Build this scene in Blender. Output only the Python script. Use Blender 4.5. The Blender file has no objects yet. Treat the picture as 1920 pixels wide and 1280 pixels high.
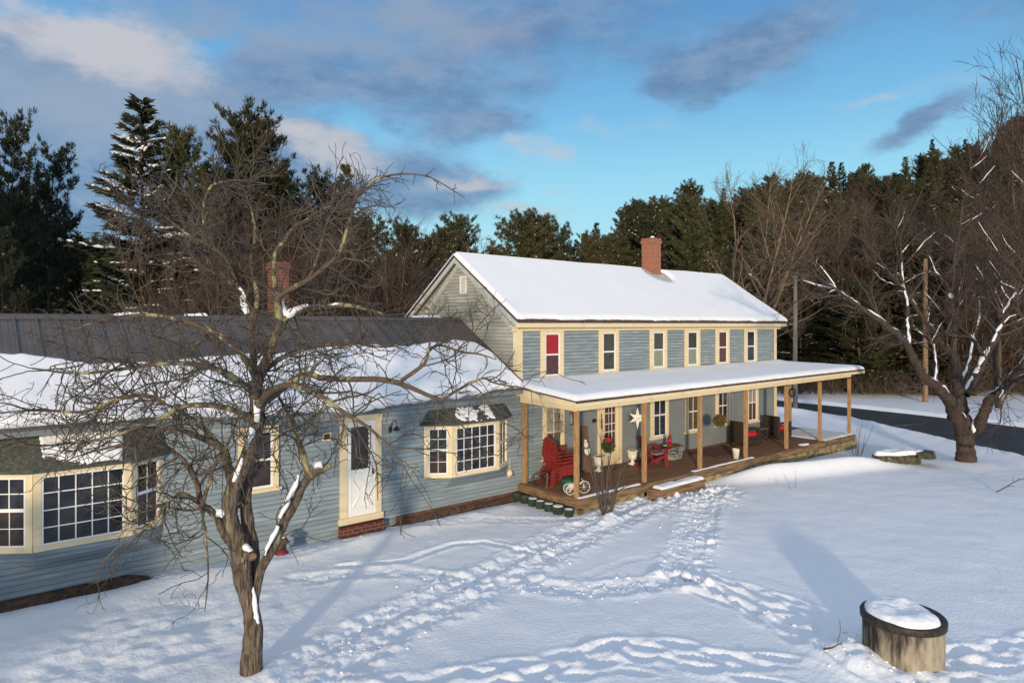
import bpy, math, random
import numpy as np
SC = bpy.context.scene
COL = SC.collection
D2R = math.radians
# ------------------------------------------------------------------ camera
FPX, YAW, HOR = 1265.876, 0.6979, 608.12
CAM = np.array([-12.0618, -13.9444, 4.5511])
FW = np.array([math.sin(YAW), math.cos(YAW), 0.0])
RT = np.array([math.cos(YAW), -math.sin(YAW), 0.0])
cam = bpy.data.cameras.new('camera')
cam.sensor_width = 36.0
cam.lens = 36.0 * FPX / 1920.0
cam.shift_y = -(640.0 - HOR) / 1920.0
cam.clip_start, cam.clip_end = 0.1, 3000.0
cam_o = bpy.data.objects.new('camera', cam)
cam_o.location = CAM
cam_o.rotation_euler = (math.pi / 2, 0, -YAW)
COL.objects.link(cam_o)
SC.camera = cam_o

def ray(u, v):
    return FW + (u - 960.0) / FPX * RT + np.array([0, 0, -(v - HOR) / FPX])
def on_ground(u, v, z=-0.1):
    r = ray(u, v)
    return CAM + r * (z - CAM[2]) / r[2]
def at_depth(u, v, d):
    return CAM + ray(u, v) * d
def dl(d, l, z=0.0):
    p = CAM + FW * d + RT * l
    return np.array([p[0], p[1], z])

# ------------------------------------------------------------------ mesh helpers
def new_mesh(name, V, Fq, mats, smooth=False, mi=None):
    me = bpy.data.meshes.new(name)
    V = np.asarray(V, dtype=np.float32)
    if isinstance(Fq, np.ndarray):
        k = Fq.shape[1]
        me.vertices.add(len(V)); me.vertices.foreach_set('co', V.ravel())
        me.loops.add(Fq.size); me.loops.foreach_set('vertex_index', Fq.astype(np.int32).ravel())
        me.polygons.add(len(Fq))
        me.polygons.foreach_set('loop_start', np.arange(0, Fq.size, k, dtype=np.int32))
        me.polygons.foreach_set('loop_total', np.full(len(Fq), k, dtype=np.int32))
        me.update(calc_edges=True)
    else:
        me.from_pydata([tuple(map(float, v)) for v in V], [], Fq)
    if not isinstance(mats, (list, tuple)):
        mats = [mats]
    for m in mats:
        me.materials.append(m)
    if mi is not None:
        me.polygons.foreach_set('material_index', np.asarray(mi, dtype=np.int32))
    if smooth:
        me.polygons.foreach_set('use_smooth', np.ones(len(me.polygons), dtype=bool))
    me.validate(); me.update()
    return me

def link(name, me, parent=None, loc=None):
    o = bpy.data.objects.new(name, me)
    COL.objects.link(o)
    if parent is not None:
        o.parent = parent
    if loc is not None:
        o.location = loc
    return o
def tag(o, label=None, cat=None, group=None, kind=None):
    if label: o['label'] = label
    if cat: o['category'] = cat
    if group: o['group'] = group
    if kind: o['kind'] = kind
    return o
def empty(name, loc=(0, 0, 0), rz=0.0, label=None, cat=None, group=None):
    o = bpy.data.objects.new(name, None)
    o.empty_display_size = 0.2
    o.location = loc; o.rotation_euler = (0, 0, rz)
    COL.objects.link(o)
    return tag(o, label, cat, group)
def copy_tree(o, parent=None):
    c = o.copy(); COL.objects.link(c)
    if parent is not None: c.parent = parent
    for ch in [x for x in SC.objects if x.parent == o]:
        copy_tree(ch, c)
    return c

class MB:
    def __init__(s): s.v = []; s.f = []
    def add(s, V, F):
        o = len(s.v); s.v += [tuple(map(float, p)) for p in V]; s.f += [tuple(i + o for i in f) for f in F]; return s
    def hexa(s, P):
        return s.add(P, [(0, 3, 2, 1), (4, 5, 6, 7), (0, 1, 5, 4), (1, 2, 6, 5), (2, 3, 7, 6), (3, 0, 4, 7)])
    def box(s, x0, x1, y0, y1, z0, z1):
        return s.hexa([(x0, y0, z0), (x1, y0, z0), (x1, y1, z0), (x0, y1, z0), (x0, y0, z1), (x1, y0, z1), (x1, y1, z1), (x0, y1, z1)])
    def bar(s, a, b, w, h, up=(0, 0, 1)):
        a = np.array(a, float); b = np.array(b, float); t = b - a; t /= np.linalg.norm(t)
        n = np.cross(t, up)
        if np.linalg.norm(n) < 1e-4: n = np.cross(t, (0, 1, 0))
        n /= np.linalg.norm(n); q = np.cross(n, t)
        n = n * w / 2; q = q * h / 2
        return s.hexa([a - n - q, b - n - q, b + n - q, a + n - q, a - n + q, b - n + q, b + n + q, a + n + q])
    def prism(s, poly, off):
        n = len(poly); off = np.array(off, float)
        V = [np.array(p, float) for p in poly] + [np.array(p, float) + off for p in poly]
        F = [tuple(range(n))[::-1], tuple(range(n, 2 * n))] + [(i, (i + 1) % n, n + (i + 1) % n, n + i) for i in range(n)]
        return s.add(V, F)
    def lathe(s, prof, n=20, c=(0, 0, 0), sx=1.0, sy=1.0):
        V = []; F = []
        for r, z in prof:
            for k in range(n):
                a = 2 * math.pi * k / n
                V.append((c[0] + r * math.cos(a) * sx, c[1] + r * math.sin(a) * sy, c[2] + z))
        m = len(prof)
        for i in range(m - 1):
            for k in range(n):
                F.append((i * n + k, i * n + (k + 1) % n, (i + 1) * n + (k + 1) % n, (i + 1) * n + k))
        F.append(tuple(range(n))[::-1]); F.append(tuple((m - 1) * n + k for k in range(n)))
        return s.add(V, F)
    def tube(s, pts, r, n=8):
        rr = r if hasattr(r, '__len__') else [r] * len(pts)
        V, F = tubes([(np.array(pts, float), np.array(rr, float))], n)
        return s.add(V, [tuple(int(i) for i in f) for f in F])
    def ring(s, c, R, r, axis=(0, 1, 0), n=24, m=6):
        ax = np.array(axis, float); ax /= np.linalg.norm(ax)
        e1 = np.cross(ax, (0, 0, 1));
        if np.linalg.norm(e1) < 1e-3: e1 = np.array([1., 0, 0])
        e1 /= np.linalg.norm(e1); e2 = np.cross(ax, e1); V = []; F = []
        for i in range(n):
            a = 2 * math.pi * i / n; d = e1 * math.cos(a) + e2 * math.sin(a)
            for j in range(m):
                b = 2 * math.pi * j / m
                V.append(np.array(c) + d * (R + r * math.cos(b)) + ax * r * math.sin(b))
        for i in range(n):
            for j in range(m):
                F.append((i * m + j, ((i + 1) % n) * m + j, ((i + 1) % n) * m + (j + 1) % m, i * m + (j + 1) % m))
        return s.add(V, F)
    def build(s, name, mat, parent=None, smooth=False, loc=None, bevel=0):
        me = new_mesh(name, s.v, s.f, mat, smooth)
        o = link(name, me, parent, loc)
        if bevel:
            b = o.modifiers.new('bevel', 'BEVEL'); b.width = bevel; b.segments = 2; b.limit_method = 'ANGLE'
        return o

def tubes(items, sides=4):
    """polyline tubes with tapering radii, built in batches -> vertex array, quad array"""
    groups = {}
    for P, r in items:
        groups.setdefault(len(P), []).append((P, r))
    VV = []; FF = []; base = 0
    ang = np.arange(sides) * 2 * math.pi / sides
    ca, sa = np.cos(ang), np.sin(ang)
    for n, L in groups.items():
        P = np.stack([p for p, _ in L]).astype(float); Rr = np.stack([r for _, r in L]).astype(float)
        T = np.gradient(P, axis=1); T /= np.linalg.norm(T, axis=2, keepdims=True) + 1e-9
        mean = T.mean(axis=1)
        ref = np.where(np.abs(mean[:, 2:3]) > 0.8, np.array([[1.0, 0, 0]]), np.array([[0, 0, 1.0]]))[:, None, :]
        N = np.cross(T, ref); N /= np.linalg.norm(N, axis=2, keepdims=True) + 1e-9
        B = np.cross(T, N)
        V = P[:, :, None, :] + Rr[:, :, None, None] * (N[:, :, None, :] * ca[None, None, :, None] + B[:, :, None, :] * sa[None, None, :, None])
        M = len(L)
        idx = base + np.arange(M * n * sides).reshape(M, n, sides)
        a = idx[:, :-1, :]; b = np.roll(a, -1, axis=2); d = idx[:, 1:, :]; c = np.roll(d, -1, axis=2)
        FF.append(np.stack([a, b, c, d], axis=-1).reshape(-1, 4)); VV.append(V.reshape(-1, 3)); base += M * n * sides
    return np.concatenate(VV), np.concatenate(FF)

# ------------------------------------------------------------------ value noise for geometry
_T = np.random.RandomState(7).rand(256, 256)
def vn(x, y):
    x = np.asarray(x, float); y = np.asarray(y, float)
    xi = np.floor(x).astype(int); yi = np.floor(y).astype(int); fx = x - xi; fy = y - yi
    fx = fx * fx * (3 - 2 * fx); fy = fy * fy * (3 - 2 * fy)
    g = lambda a, b: _T[a % 256, b % 256]
    return (g(xi, yi) * (1 - fx) + g(xi + 1, yi) * fx) * (1 - fy) + (g(xi, yi + 1) * (1 - fx) + g(xi + 1, yi + 1) * fx) * fy - 0.5
def fbm(x, y, o=4):
    s = 0; a = 1.0; t = 0
    for k in range(o):
        s = s + a * vn(x * 2 ** k + 17.3 * k, y * 2 ** k + 5.1 * k); t += a; a *= 0.5
    return s / t
def sstep(a, b, x):
    t = np.clip((np.asarray(x, float) - a) / (b - a), 0, 1)
    return t * t * (3 - 2 * t)

# ------------------------------------------------------------------ materials
def mat(name, color, rough=0.7, c2=None, nscale=5.0, stretch=(1, 1, 1), lo=0.4, hi=0.6, bump=0.0, bscale=30.0, bstretch=None,
        spec=0.4, c3=None, n3=12.0, lo3=0.6, hi3=0.68, detail=4.0, rand=0.0, coat=0.0, metal=0.0, bdist=0.02):
    m = bpy.data.materials.new(name); m.use_nodes = True
    nt = m.node_tree; N = nt.nodes; L = nt.links
    b = N['Principled BSDF']
    b.inputs['Roughness'].default_value = rough
    b.inputs['Specular IOR Level'].default_value = spec
    b.inputs['Coat Weight'].default_value = coat
    b.inputs['Metallic'].default_value = metal
    tc = N.new('ShaderNodeTexCoord')
    def noise(scale, st, det=detail):
        mp = N.new('ShaderNodeMapping'); mp.inputs['Scale'].default_value = st
        L.new(tc.outputs['Object'], mp.inputs['Vector'])
        n = N.new('ShaderNodeTexNoise'); n.inputs['Scale'].default_value = scale; n.inputs['Detail'].default_value = det
        L.new(mp.outputs[0], n.inputs['Vector']); return n
    def mix(fac, a, c):
        x = N.new('ShaderNodeMix'); x.data_type = 'RGBA'
        L.new(fac, x.inputs[0])
        if isinstance(a, tuple): x.inputs[6].default_value = (*a, 1)
        else: L.new(a, x.inputs[6])
        x.inputs[7].default_value = (*c, 1); return x.outputs[2]
    def ramp(src, a, c):
        r = N.new('ShaderNodeMapRange'); r.interpolation_type = 'SMOOTHSTEP'
        r.inputs[1].default_value = a; r.inputs[2].default_value = c; L.new(src, r.inputs[0]); return r.outputs[0]
    col = color
    if c2 is not None:
        col = mix(ramp(noise(nscale, stretch).outputs['Fac'], lo, hi), color, c2)
    if c3 is not None:
        col = mix(ramp(noise(n3, stretch).outputs['Fac'], lo3, hi3), col, c3)
    if rand:
        oi = N.new('ShaderNodeObjectInfo'); h = N.new('ShaderNodeHueSaturation')
        r = N.new('ShaderNodeMapRange'); r.inputs[3].default_value = 1 - rand; r.inputs[4].default_value = 1 + rand
        L.new(oi.outputs['Random'], r.inputs[0]); L.new(r.outputs[0], h.inputs['Value'])
        r2 = N.new('ShaderNodeMapRange'); r2.inputs[3].default_value = 0.47; r2.inputs[4].default_value = 0.515
        ml = N.new('ShaderNodeMath'); ml.operation = 'FRACT'; m2 = N.new('ShaderNodeMath'); m2.operation = 'MULTIPLY'; m2.inputs[1].default_value = 7.31
        L.new(oi.outputs['Random'], m2.inputs[0]); L.new(m2.outputs[0], ml.inputs[0]); L.new(ml.outputs[0], r2.inputs[0]); L.new(r2.outputs[0], h.inputs['Hue'])
        if isinstance(col, tuple): h.inputs['Color'].default_value = (*col, 1)
        else: L.new(col, h.inputs['Color'])
        col = h.outputs[0]
    if isinstance(col, tuple): b.inputs['Base Color'].default_value = (*col, 1)
    else: L.new(col, b.inputs['Base Color'])
    if bump:
        bn = noise(bscale, bstretch or stretch, 5.0); bp = N.new('ShaderNodeBump')
        bp.inputs['Strength'].default_value = bump; bp.inputs['Distance'].default_value = bdist
        L.new(bn.outputs['Fac'], bp.inputs['Height']); L.new(bp.outputs[0], b.inputs['Normal'])
    return m

M = {}
M['snow'] = mat('snow', (0.84, 0.865, 0.90), 0.6, bump=0.6, bscale=17, spec=0.25, bdist=0.022)
M['roof_snow'] = mat('roof_snow', (0.86, 0.875, 0.9), 0.6, bump=0.25, bscale=14, spec=0.25, bdist=0.012)
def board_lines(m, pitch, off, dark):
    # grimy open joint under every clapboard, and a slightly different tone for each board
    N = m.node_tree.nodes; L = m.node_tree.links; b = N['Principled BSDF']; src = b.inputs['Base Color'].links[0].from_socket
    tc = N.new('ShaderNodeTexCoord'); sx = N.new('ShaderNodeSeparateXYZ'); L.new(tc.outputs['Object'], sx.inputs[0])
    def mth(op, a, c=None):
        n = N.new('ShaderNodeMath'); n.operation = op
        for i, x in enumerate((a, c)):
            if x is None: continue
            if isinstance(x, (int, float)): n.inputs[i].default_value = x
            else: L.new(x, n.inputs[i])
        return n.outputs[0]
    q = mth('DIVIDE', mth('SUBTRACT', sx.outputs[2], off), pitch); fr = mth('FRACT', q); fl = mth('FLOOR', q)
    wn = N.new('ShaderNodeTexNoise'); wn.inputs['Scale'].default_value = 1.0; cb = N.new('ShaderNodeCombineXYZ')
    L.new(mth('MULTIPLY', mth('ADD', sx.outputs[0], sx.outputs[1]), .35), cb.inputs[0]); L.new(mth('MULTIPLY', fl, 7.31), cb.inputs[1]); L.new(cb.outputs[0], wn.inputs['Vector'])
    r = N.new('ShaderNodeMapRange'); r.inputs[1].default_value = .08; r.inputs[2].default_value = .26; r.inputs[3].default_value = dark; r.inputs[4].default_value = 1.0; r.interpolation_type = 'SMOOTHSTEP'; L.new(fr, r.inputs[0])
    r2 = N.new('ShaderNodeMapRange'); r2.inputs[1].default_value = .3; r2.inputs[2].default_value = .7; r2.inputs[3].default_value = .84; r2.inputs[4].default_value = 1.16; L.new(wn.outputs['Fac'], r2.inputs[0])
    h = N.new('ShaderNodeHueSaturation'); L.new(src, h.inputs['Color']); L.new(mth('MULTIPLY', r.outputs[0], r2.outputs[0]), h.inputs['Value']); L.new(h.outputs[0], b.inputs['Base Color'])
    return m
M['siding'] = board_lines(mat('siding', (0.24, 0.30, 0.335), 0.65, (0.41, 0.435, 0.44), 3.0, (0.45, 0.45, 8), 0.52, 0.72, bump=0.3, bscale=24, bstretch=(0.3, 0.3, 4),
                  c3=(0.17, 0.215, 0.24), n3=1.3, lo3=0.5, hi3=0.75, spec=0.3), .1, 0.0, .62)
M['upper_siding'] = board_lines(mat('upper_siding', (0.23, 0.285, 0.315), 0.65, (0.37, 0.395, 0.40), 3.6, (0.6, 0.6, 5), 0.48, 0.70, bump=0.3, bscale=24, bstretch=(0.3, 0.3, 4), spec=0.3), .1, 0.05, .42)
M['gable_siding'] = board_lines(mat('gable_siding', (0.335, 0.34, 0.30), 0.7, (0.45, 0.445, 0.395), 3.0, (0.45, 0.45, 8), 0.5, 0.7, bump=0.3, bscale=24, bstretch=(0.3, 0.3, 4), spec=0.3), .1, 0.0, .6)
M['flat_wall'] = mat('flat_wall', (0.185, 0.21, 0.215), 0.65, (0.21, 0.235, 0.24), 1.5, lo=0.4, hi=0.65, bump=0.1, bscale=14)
M['cream'] = mat('cream_paint', (0.74, 0.62, 0.40), 0.55, (0.62, 0.52, 0.36), 4, (1, 1, 2), 0.52, 0.75, bump=0.1, bscale=25, spec=0.35)
M['white'] = mat('white_paint', (0.80, 0.80, 0.77), 0.45, (0.68, 0.68, 0.64), 6, lo=0.5, hi=0.8, spec=0.4)
M['gable_trim'] = mat('gable_trim', (0.46, 0.48, 0.45), 0.6, (0.36, 0.38, 0.36), 4, lo=0.45, hi=0.7)
M['metal_roof'] = mat('metal_roof', (0.085, 0.078, 0.076), 0.5, (0.11, 0.10, 0.095), 1.5, lo=0.4, hi=0.7, spec=0.4, bump=0.05, bscale=6)
M['shingle'] = mat('shingle', (0.055, 0.062, 0.055), 0.9, (0.11, 0.12, 0.10), 14, (1, 1, 3), 0.4, 0.65, bump=0.6, bscale=30)
M['dark_edge'] = mat('dark_edge', (0.05, 0.035, 0.03), 0.8, (0.09, 0.06, 0.05), 9)
M['post_wood'] = mat('post_wood', (0.40, 0.245, 0.115), 0.7, (0.29, 0.16, 0.07), 7, (3, 3, 0.4), 0.42, 0.65, bump=0.3, bscale=24, bstretch=(4, 4, 0.4))
M['deck_wood'] = mat('deck_wood', (0.20, 0.108, 0.062), 0.65, (0.29, 0.17, 0.10), 3, (0.35, 7, 1), 0.42, 0.66, bump=0.35, bscale=10, bstretch=(0.4, 10, 1))
M['rim_wood'] = mat('rim_wood', (0.26, 0.165, 0.085), 0.75, (0.13, 0.085, 0.045), 4, (0.5, 0.5, 5), 0.42, 0.62, bump=0.5, bscale=14, bstretch=(0.5, 0.5, 6))
M['timber'] = mat('timber', (0.33, 0.25, 0.12), 0.8, (0.12, 0.09, 0.05), 3.5, (1, 1, 2), 0.45, 0.65, bump=0.5, bscale=12)
M['soil'] = mat('soil', (0.07, 0.042, 0.028), 0.95, (0.13, 0.075, 0.045), 9, bump=0.9, bscale=22, bdist=0.05)
M['foundation'] = mat('foundation', (0.17, 0.075, 0.045), 0.9, (0.09, 0.05, 0.035), 7, lo=0.4, hi=0.6, bump=0.7, bscale=22)
M['red'] = mat('red_paint', (0.25, 0.024, 0.018), 0.6, (0.17, 0.018, 0.015), 5, lo=0.45, hi=0.7, spec=0.4)
M['dark_red'] = mat('dark_red', (0.20, 0.016, 0.022), 0.5, spec=0.4)
M['iron'] = mat('black_iron', (0.02, 0.02, 0.022), 0.5, spec=0.4)
M['wicker'] = mat('wicker', (0.022, 0.016, 0.013), 0.6, (0.045, 0.032, 0.025), 60, bump=0.9, bscale=70, bdist=0.01)
M['green'] = mat('green_plastic', (0.02, 0.10, 0.06), 0.5, (0.03, 0.16, 0.09), 8)
M['tub'] = mat('green_tub', (0.025, 0.045, 0.032), 0.65, (0.05, 0.075, 0.05), 12)
M['brown_wood'] = mat('brown_wood', (0.19, 0.105, 0.055), 0.75, (0.11, 0.06, 0.035), 6, (4, 4, 0.5), 0.42, 0.62, bump=0.3, bscale=20)
M['grey_board'] = mat('grey_board', (0.30, 0.31, 0.27), 0.8, (0.2, 0.21, 0.18), 6)
M['bush_ball'] = mat('bush_ball', (0.17, 0.12, 0.035), 0.9, (0.085, 0.07, 0.025), 22, rand=0.0)
M['holly'] = mat('holly', (0.075, 0.08, 0.03), 0.9, (0.035, 0.04, 0.018), 22)
M['bow'] = mat('bow', (0.65, 0.01, 0.015), 0.5)
M['rug'] = mat('rug', (0.10, 0.035, 0.03), 0.95, (0.17, 0.10, 0.07), 10, (6, 1, 1), 0.45, 0.55)
M['asphalt'] = mat('asphalt', (0.022, 0.025, 0.03), 0.75, (0.04, 0.043, 0.05), 0.7, (1, 1, 1), 0.4, 0.7, bump=0.3, bscale=60)
M['floor'] = mat('forest_floor', (0.05, 0.036, 0.024), 0.95, (0.5, 0.5, 0.52), 0.35, lo=0.52, hi=0.6, detail=7, bump=0.5, bscale=3)
M['bark'] = mat('apple_bark', (0.165, 0.13, 0.10), 0.9, (0.075, 0.057, 0.043), 9, (3.2, 3.2, 0.6), 0.42, 0.6, bump=1.0, bscale=13, bstretch=(3.4, 3.4, 0.55), spec=0.2,
                c3=(0.27, 0.25, 0.15), n3=3.2, lo3=0.60, hi3=0.70, bdist=0.05)
M['lichen_bark'] = mat('lichen_bark', (0.115, 0.088, 0.064), 0.9, (0.33, 0.30, 0.15), 5, (1, 1, 1), 0.51, 0.60, bump=0.9, bscale=26, spec=0.2, bdist=0.03)
M['twig'] = mat('apple_twig', (0.082, 0.068, 0.056), 0.85, (0.145, 0.125, 0.095), 2, lo=.5, hi=.7, spec=0.2)
M['maple_bark'] = mat('maple_bark', (0.082, 0.062, 0.05), 0.9, (0.055, 0.04, 0.032), 5, (3, 3, 0.6), 0.42, 0.6, bump=1.0, bscale=8, bstretch=(3, 3, 0.5), spec=0.2, bdist=0.06)
M['maple_twig'] = mat('maple_twig', (0.088, 0.063, 0.049), 0.85, spec=0.2)
M['bare_twig'] = mat('bare_twig', (0.100, 0.072, 0.052), 0.9, rand=0.25, spec=0.15)
M['pale_bark'] = mat('pale_bark', (0.24, 0.19, 0.135), 0.9, (0.15, 0.115, 0.085), 2, (2, 2, 0.4), spec=0.15)
M['pale_twig'] = mat('pale_twig', (0.15, 0.105, 0.07), 0.9, spec=0.15)
M['bare_bark'] = mat('bare_bark', (0.125, 0.094, 0.068), 0.9, (0.07, 0.052, 0.04), 2, (2, 2, 0.4), spec=0.15, rand=0.2)
M['pine_needle'] = mat('pine_needle', (0.044, 0.052, 0.024), 0.75, (0.080, 0.068, 0.030), 0.9, lo=0.45, hi=0.65, rand=0.3, spec=0.2)
M['spruce_needle'] = mat('spruce_needle', (0.033, 0.042, 0.023), 0.75, (0.052, 0.056, 0.027), 1.0, lo=0.45, hi=0.65, rand=0.25, spec=0.2)
M['pine_bark'] = mat('pine_bark', (0.11, 0.085, 0.065), 0.9, (0.06, 0.045, 0.036), 2, (2, 2, 0.4), spec=0.15)
M['pole_grey'] = mat('pole_grey', (0.20, 0.19, 0.175), 0.85, (0.13, 0.12, 0.11), 3, (6, 6, 0.3))
M['pole_tan'] = mat('pole_tan', (0.25, 0.16, 0.095), 0.85, (0.15, 0.09, 0.055), 3, (6, 6, 0.3))
M['stone'] = mat('mossy_stone', (0.10, 0.095, 0.06), 0.95, (0.05, 0.05, 0.035), 5, bump=1.0, bscale=9, bdist=0.06, c3=(0.2, 0.19, 0.15), n3=8)

def glass(name, col, rough=0.06, c2=None, st=(1, 1, 1), ns=6):
    return mat(name, col, rough, c2, ns, st, spec=0.5, bump=0.06, bscale=2.2, bdist=0.05)
M['g_dark'] = glass('glass_dark', (0.012, 0.016, 0.022), c2=(0.035, 0.035, 0.04), ns=3)
M['g_navy'] = glass('glass_navy', (0.012, 0.016, 0.022), c2=(0.03, 0.034, 0.038), ns=2)
M['g_brown'] = glass('glass_brown', (0.05, 0.035, 0.03), 0.08, (0.025, 0.018, 0.016), ns=4)
M['g_red'] = glass('glass_red_shade', (0.32, 0.012, 0.02), 0.12)
M['g_dred'] = glass('glass_dull_red', (0.11, 0.035, 0.032), 0.12, (0.08, 0.03, 0.028), ns=9)
M['g_olive'] = glass('glass_olive', (0.05, 0.052, 0.038), 0.1, (0.065, 0.065, 0.05), ns=8)
M['g_curtain'] = glass('glass_pale_curtain', (0.26, 0.30, 0.22), 0.12, (0.19, 0.22, 0.17), (9, 9, 0.6), 8)
M['g_lace'] = glass('glass_lace_curtain', (0.34, 0.33, 0.28), 0.12, (0.22, 0.21, 0.17), (1, 1, 1), 26)
M['g_wood'] = glass('glass_warm_wood', (0.12, 0.085, 0.04), 0.12, (0.08, 0.055, 0.028), (1, 1, 8), 6)

def brick_mat(name, c1, c2, mortar, scale):
    m = bpy.data.materials.new(name); m.use_nodes = True; N = m.node_tree.nodes; L = m.node_tree.links
    b = N['Principled BSDF']; b.inputs['Roughness'].default_value = 0.9; b.inputs['Specular IOR Level'].default_value = 0.2
    tc = N.new('ShaderNodeTexCoord'); sx = N.new('ShaderNodeSeparateXYZ'); L.new(tc.outputs['Object'], sx.inputs[0])
    ad = N.new('ShaderNodeMath'); L.new(sx.outputs[0], ad.inputs[0]); L.new(sx.outputs[1], ad.inputs[1])
    cb = N.new('ShaderNodeCombineXYZ'); L.new(ad.outputs[0], cb.inputs[0]); L.new(sx.outputs[2], cb.inputs[1])
    t = N.new('ShaderNodeTexBrick'); t.inputs['Scale'].default_value = scale
    t.inputs['Color1'].default_value = (*c1, 1); t.inputs['Color2'].default_value = (*c2, 1); t.inputs['Mortar'].default_value = (*mortar, 1)
    t.inputs['Mortar Size'].default_value = 0.018; t.inputs['Brick Width'].default_value = 0.42; t.inputs['Row Height'].default_value = 0.15
    L.new(cb.outputs[0], t.inputs['Vector']); L.new(t.outputs['Color'], b.inputs['Base Color'])
    bp = N.new('ShaderNodeBump'); bp.inputs['Strength'].default_value = 0.7; bp.invert = True; bp.inputs['Distance'].default_value = 0.02
    L.new(t.outputs['Fac'], bp.inputs['Height']); L.new(bp.outputs[0], b.inputs['Normal'])
    return m
M['brick'] = brick_mat('chimney_brick', (0.36, 0.10, 0.05), (0.24, 0.075, 0.04), (0.40, 0.30, 0.24), 1.9)
M['brick_dark'] = brick_mat('rear_chimney_brick', (0.20, 0.065, 0.04), (0.13, 0.05, 0.035), (0.2, 0.15, 0.12), 1.9)
M['brick_step'] = brick_mat('step_brick', (0.14, 0.035, 0.026), (0.10, 0.03, 0.024), (0.2, 0.14, 0.11), 1.9)

def concrete_mat():
    m = mat('old_concrete', (0.37, 0.32, 0.24), 0.9, (0.27, 0.225, 0.16), 5, (2, 2, 0.7), 0.4, 0.65, bump=0.5, bscale=34)
    N = m.node_tree.nodes; L = m.node_tree.links; b = N['Principled BSDF']
    src = b.inputs['Base Color'].links[0].from_socket
    tc = N.new('ShaderNodeTexCoord'); sx = N.new('ShaderNodeSeparateXYZ'); L.new(tc.outputs['Object'], sx.inputs[0])
    mp = N.new('ShaderNodeMapping'); mp.inputs['Scale'].default_value = (8, 8, 1.5); L.new(tc.outputs['Object'], mp.inputs[0])
    n = N.new('ShaderNodeTexNoise'); n.inputs['Scale'].default_value = 1.6; n.inputs['Detail'].default_value = 5; L.new(mp.outputs[0], n.inputs[0])
    # black weathering runs down from the rim; side bias paints the left as shaded, the right as lit
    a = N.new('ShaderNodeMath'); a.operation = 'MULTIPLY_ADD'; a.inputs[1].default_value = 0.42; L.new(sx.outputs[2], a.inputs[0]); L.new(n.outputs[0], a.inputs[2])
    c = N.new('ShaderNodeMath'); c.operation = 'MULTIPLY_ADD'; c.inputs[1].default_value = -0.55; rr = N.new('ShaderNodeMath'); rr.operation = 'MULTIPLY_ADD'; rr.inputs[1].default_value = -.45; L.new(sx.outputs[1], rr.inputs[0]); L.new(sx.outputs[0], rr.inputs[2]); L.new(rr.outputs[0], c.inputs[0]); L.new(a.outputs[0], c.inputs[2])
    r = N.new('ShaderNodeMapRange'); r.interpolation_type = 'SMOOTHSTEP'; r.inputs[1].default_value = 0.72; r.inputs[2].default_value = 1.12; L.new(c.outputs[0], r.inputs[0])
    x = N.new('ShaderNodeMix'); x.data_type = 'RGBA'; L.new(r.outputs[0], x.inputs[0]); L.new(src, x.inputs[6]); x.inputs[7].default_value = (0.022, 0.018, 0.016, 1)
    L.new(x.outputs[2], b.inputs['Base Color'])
    return m
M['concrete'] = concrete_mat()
M['wet_dark'] = mat('wet_dark', (0.018, 0.014, 0.013), 0.6, (0.04, 0.03, 0.025), 14, bump=0.4, bscale=30)
M['urn'] = mat('urn_white', (0.78, 0.75, 0.66), 0.6, (0.55, 0.52, 0.44), 9, lo=0.5, hi=0.7)

# ------------------------------------------------------------------ sun and sky
SUN_EL = D2R(7.5)
sh = np.array([0.74, 0.6726])                       # way the light travels over the ground
sun = bpy.data.lights.new('sun', 'SUN'); sun.energy = 3.5; sun.angle = D2R(2.4); sun.color = (1.0, 0.80, 0.56)
sun_o = bpy.data.objects.new('sun', sun); COL.objects.link(sun_o)
from mathutils import Vector
sun_o.rotation_euler = Vector((sh[0] * math.cos(SUN_EL), sh[1] * math.cos(SUN_EL), -math.sin(SUN_EL))).to_track_quat('-Z', 'Y').to_euler()

W = bpy.data.worlds.new('World'); SC.world = W; W.use_nodes = True
wt = W.node_tree; WN = wt.nodes; WL = wt.links
WN.clear()
out = WN.new('ShaderNodeOutputWorld'); bg = WN.new('ShaderNodeBackground')
SKY = 0.1
bg.inputs['Strength'].default_value = SKY
sky = WN.new('ShaderNodeTexSky'); sky.sky_type = 'NISHITA'; sky.sun_disc = False
sky.sun_elevation = SUN_EL; sky.sun_rotation = math.atan2(-sh[0], -sh[1]); sky.altitude = 200
sky.air_density = 1.0; sky.dust_density = 0.4; sky.ozone_density = 2.0
tcw = WN.new('ShaderNodeTexCoord')
def wmath(op, a, b=None, c=None):
    n = WN.new('ShaderNodeMath'); n.operation = op
    for i, x in enumerate((a, b, c)):
        if x is None: continue
        if isinstance(x, (int, float)): n.inputs[i].default_value = x
        else: WL.new(x, n.inputs[i])
    return n.outputs[0]
def wdot(v):
    n = WN.new('ShaderNodeVectorMath'); n.operation = 'DOT_PRODUCT'; WL.new(tcw.outputs['Generated'], n.inputs[0]); n.inputs[1].default_value = v; return n.outputs['Value']
az = wmath('ARCTAN2', wdot(tuple(RT)), wdot(tuple(FW)))
el = wmath('ARCSINE', wdot((0, 0, 1)))
comb = WN.new('ShaderNodeCombineXYZ'); WL.new(az, comb.inputs[0]); WL.new(el, comb.inputs[1])
def wnoise(scale, st, det=6, rough=0.55, loc=(0, 0, 0)):
    mp = WN.new('ShaderNodeMapping'); mp.inputs['Scale'].default_value = st; mp.inputs['Location'].default_value = loc; WL.new(comb.outputs[0], mp.inputs[0])
    n = WN.new('ShaderNodeTexNoise'); n.inputs['Scale'].default_value = scale; n.inputs['Detail'].default_value = det; n.inputs['Roughness'].default_value = rough
    WL.new(mp.outputs[0], n.inputs['Vector']); return n
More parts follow.
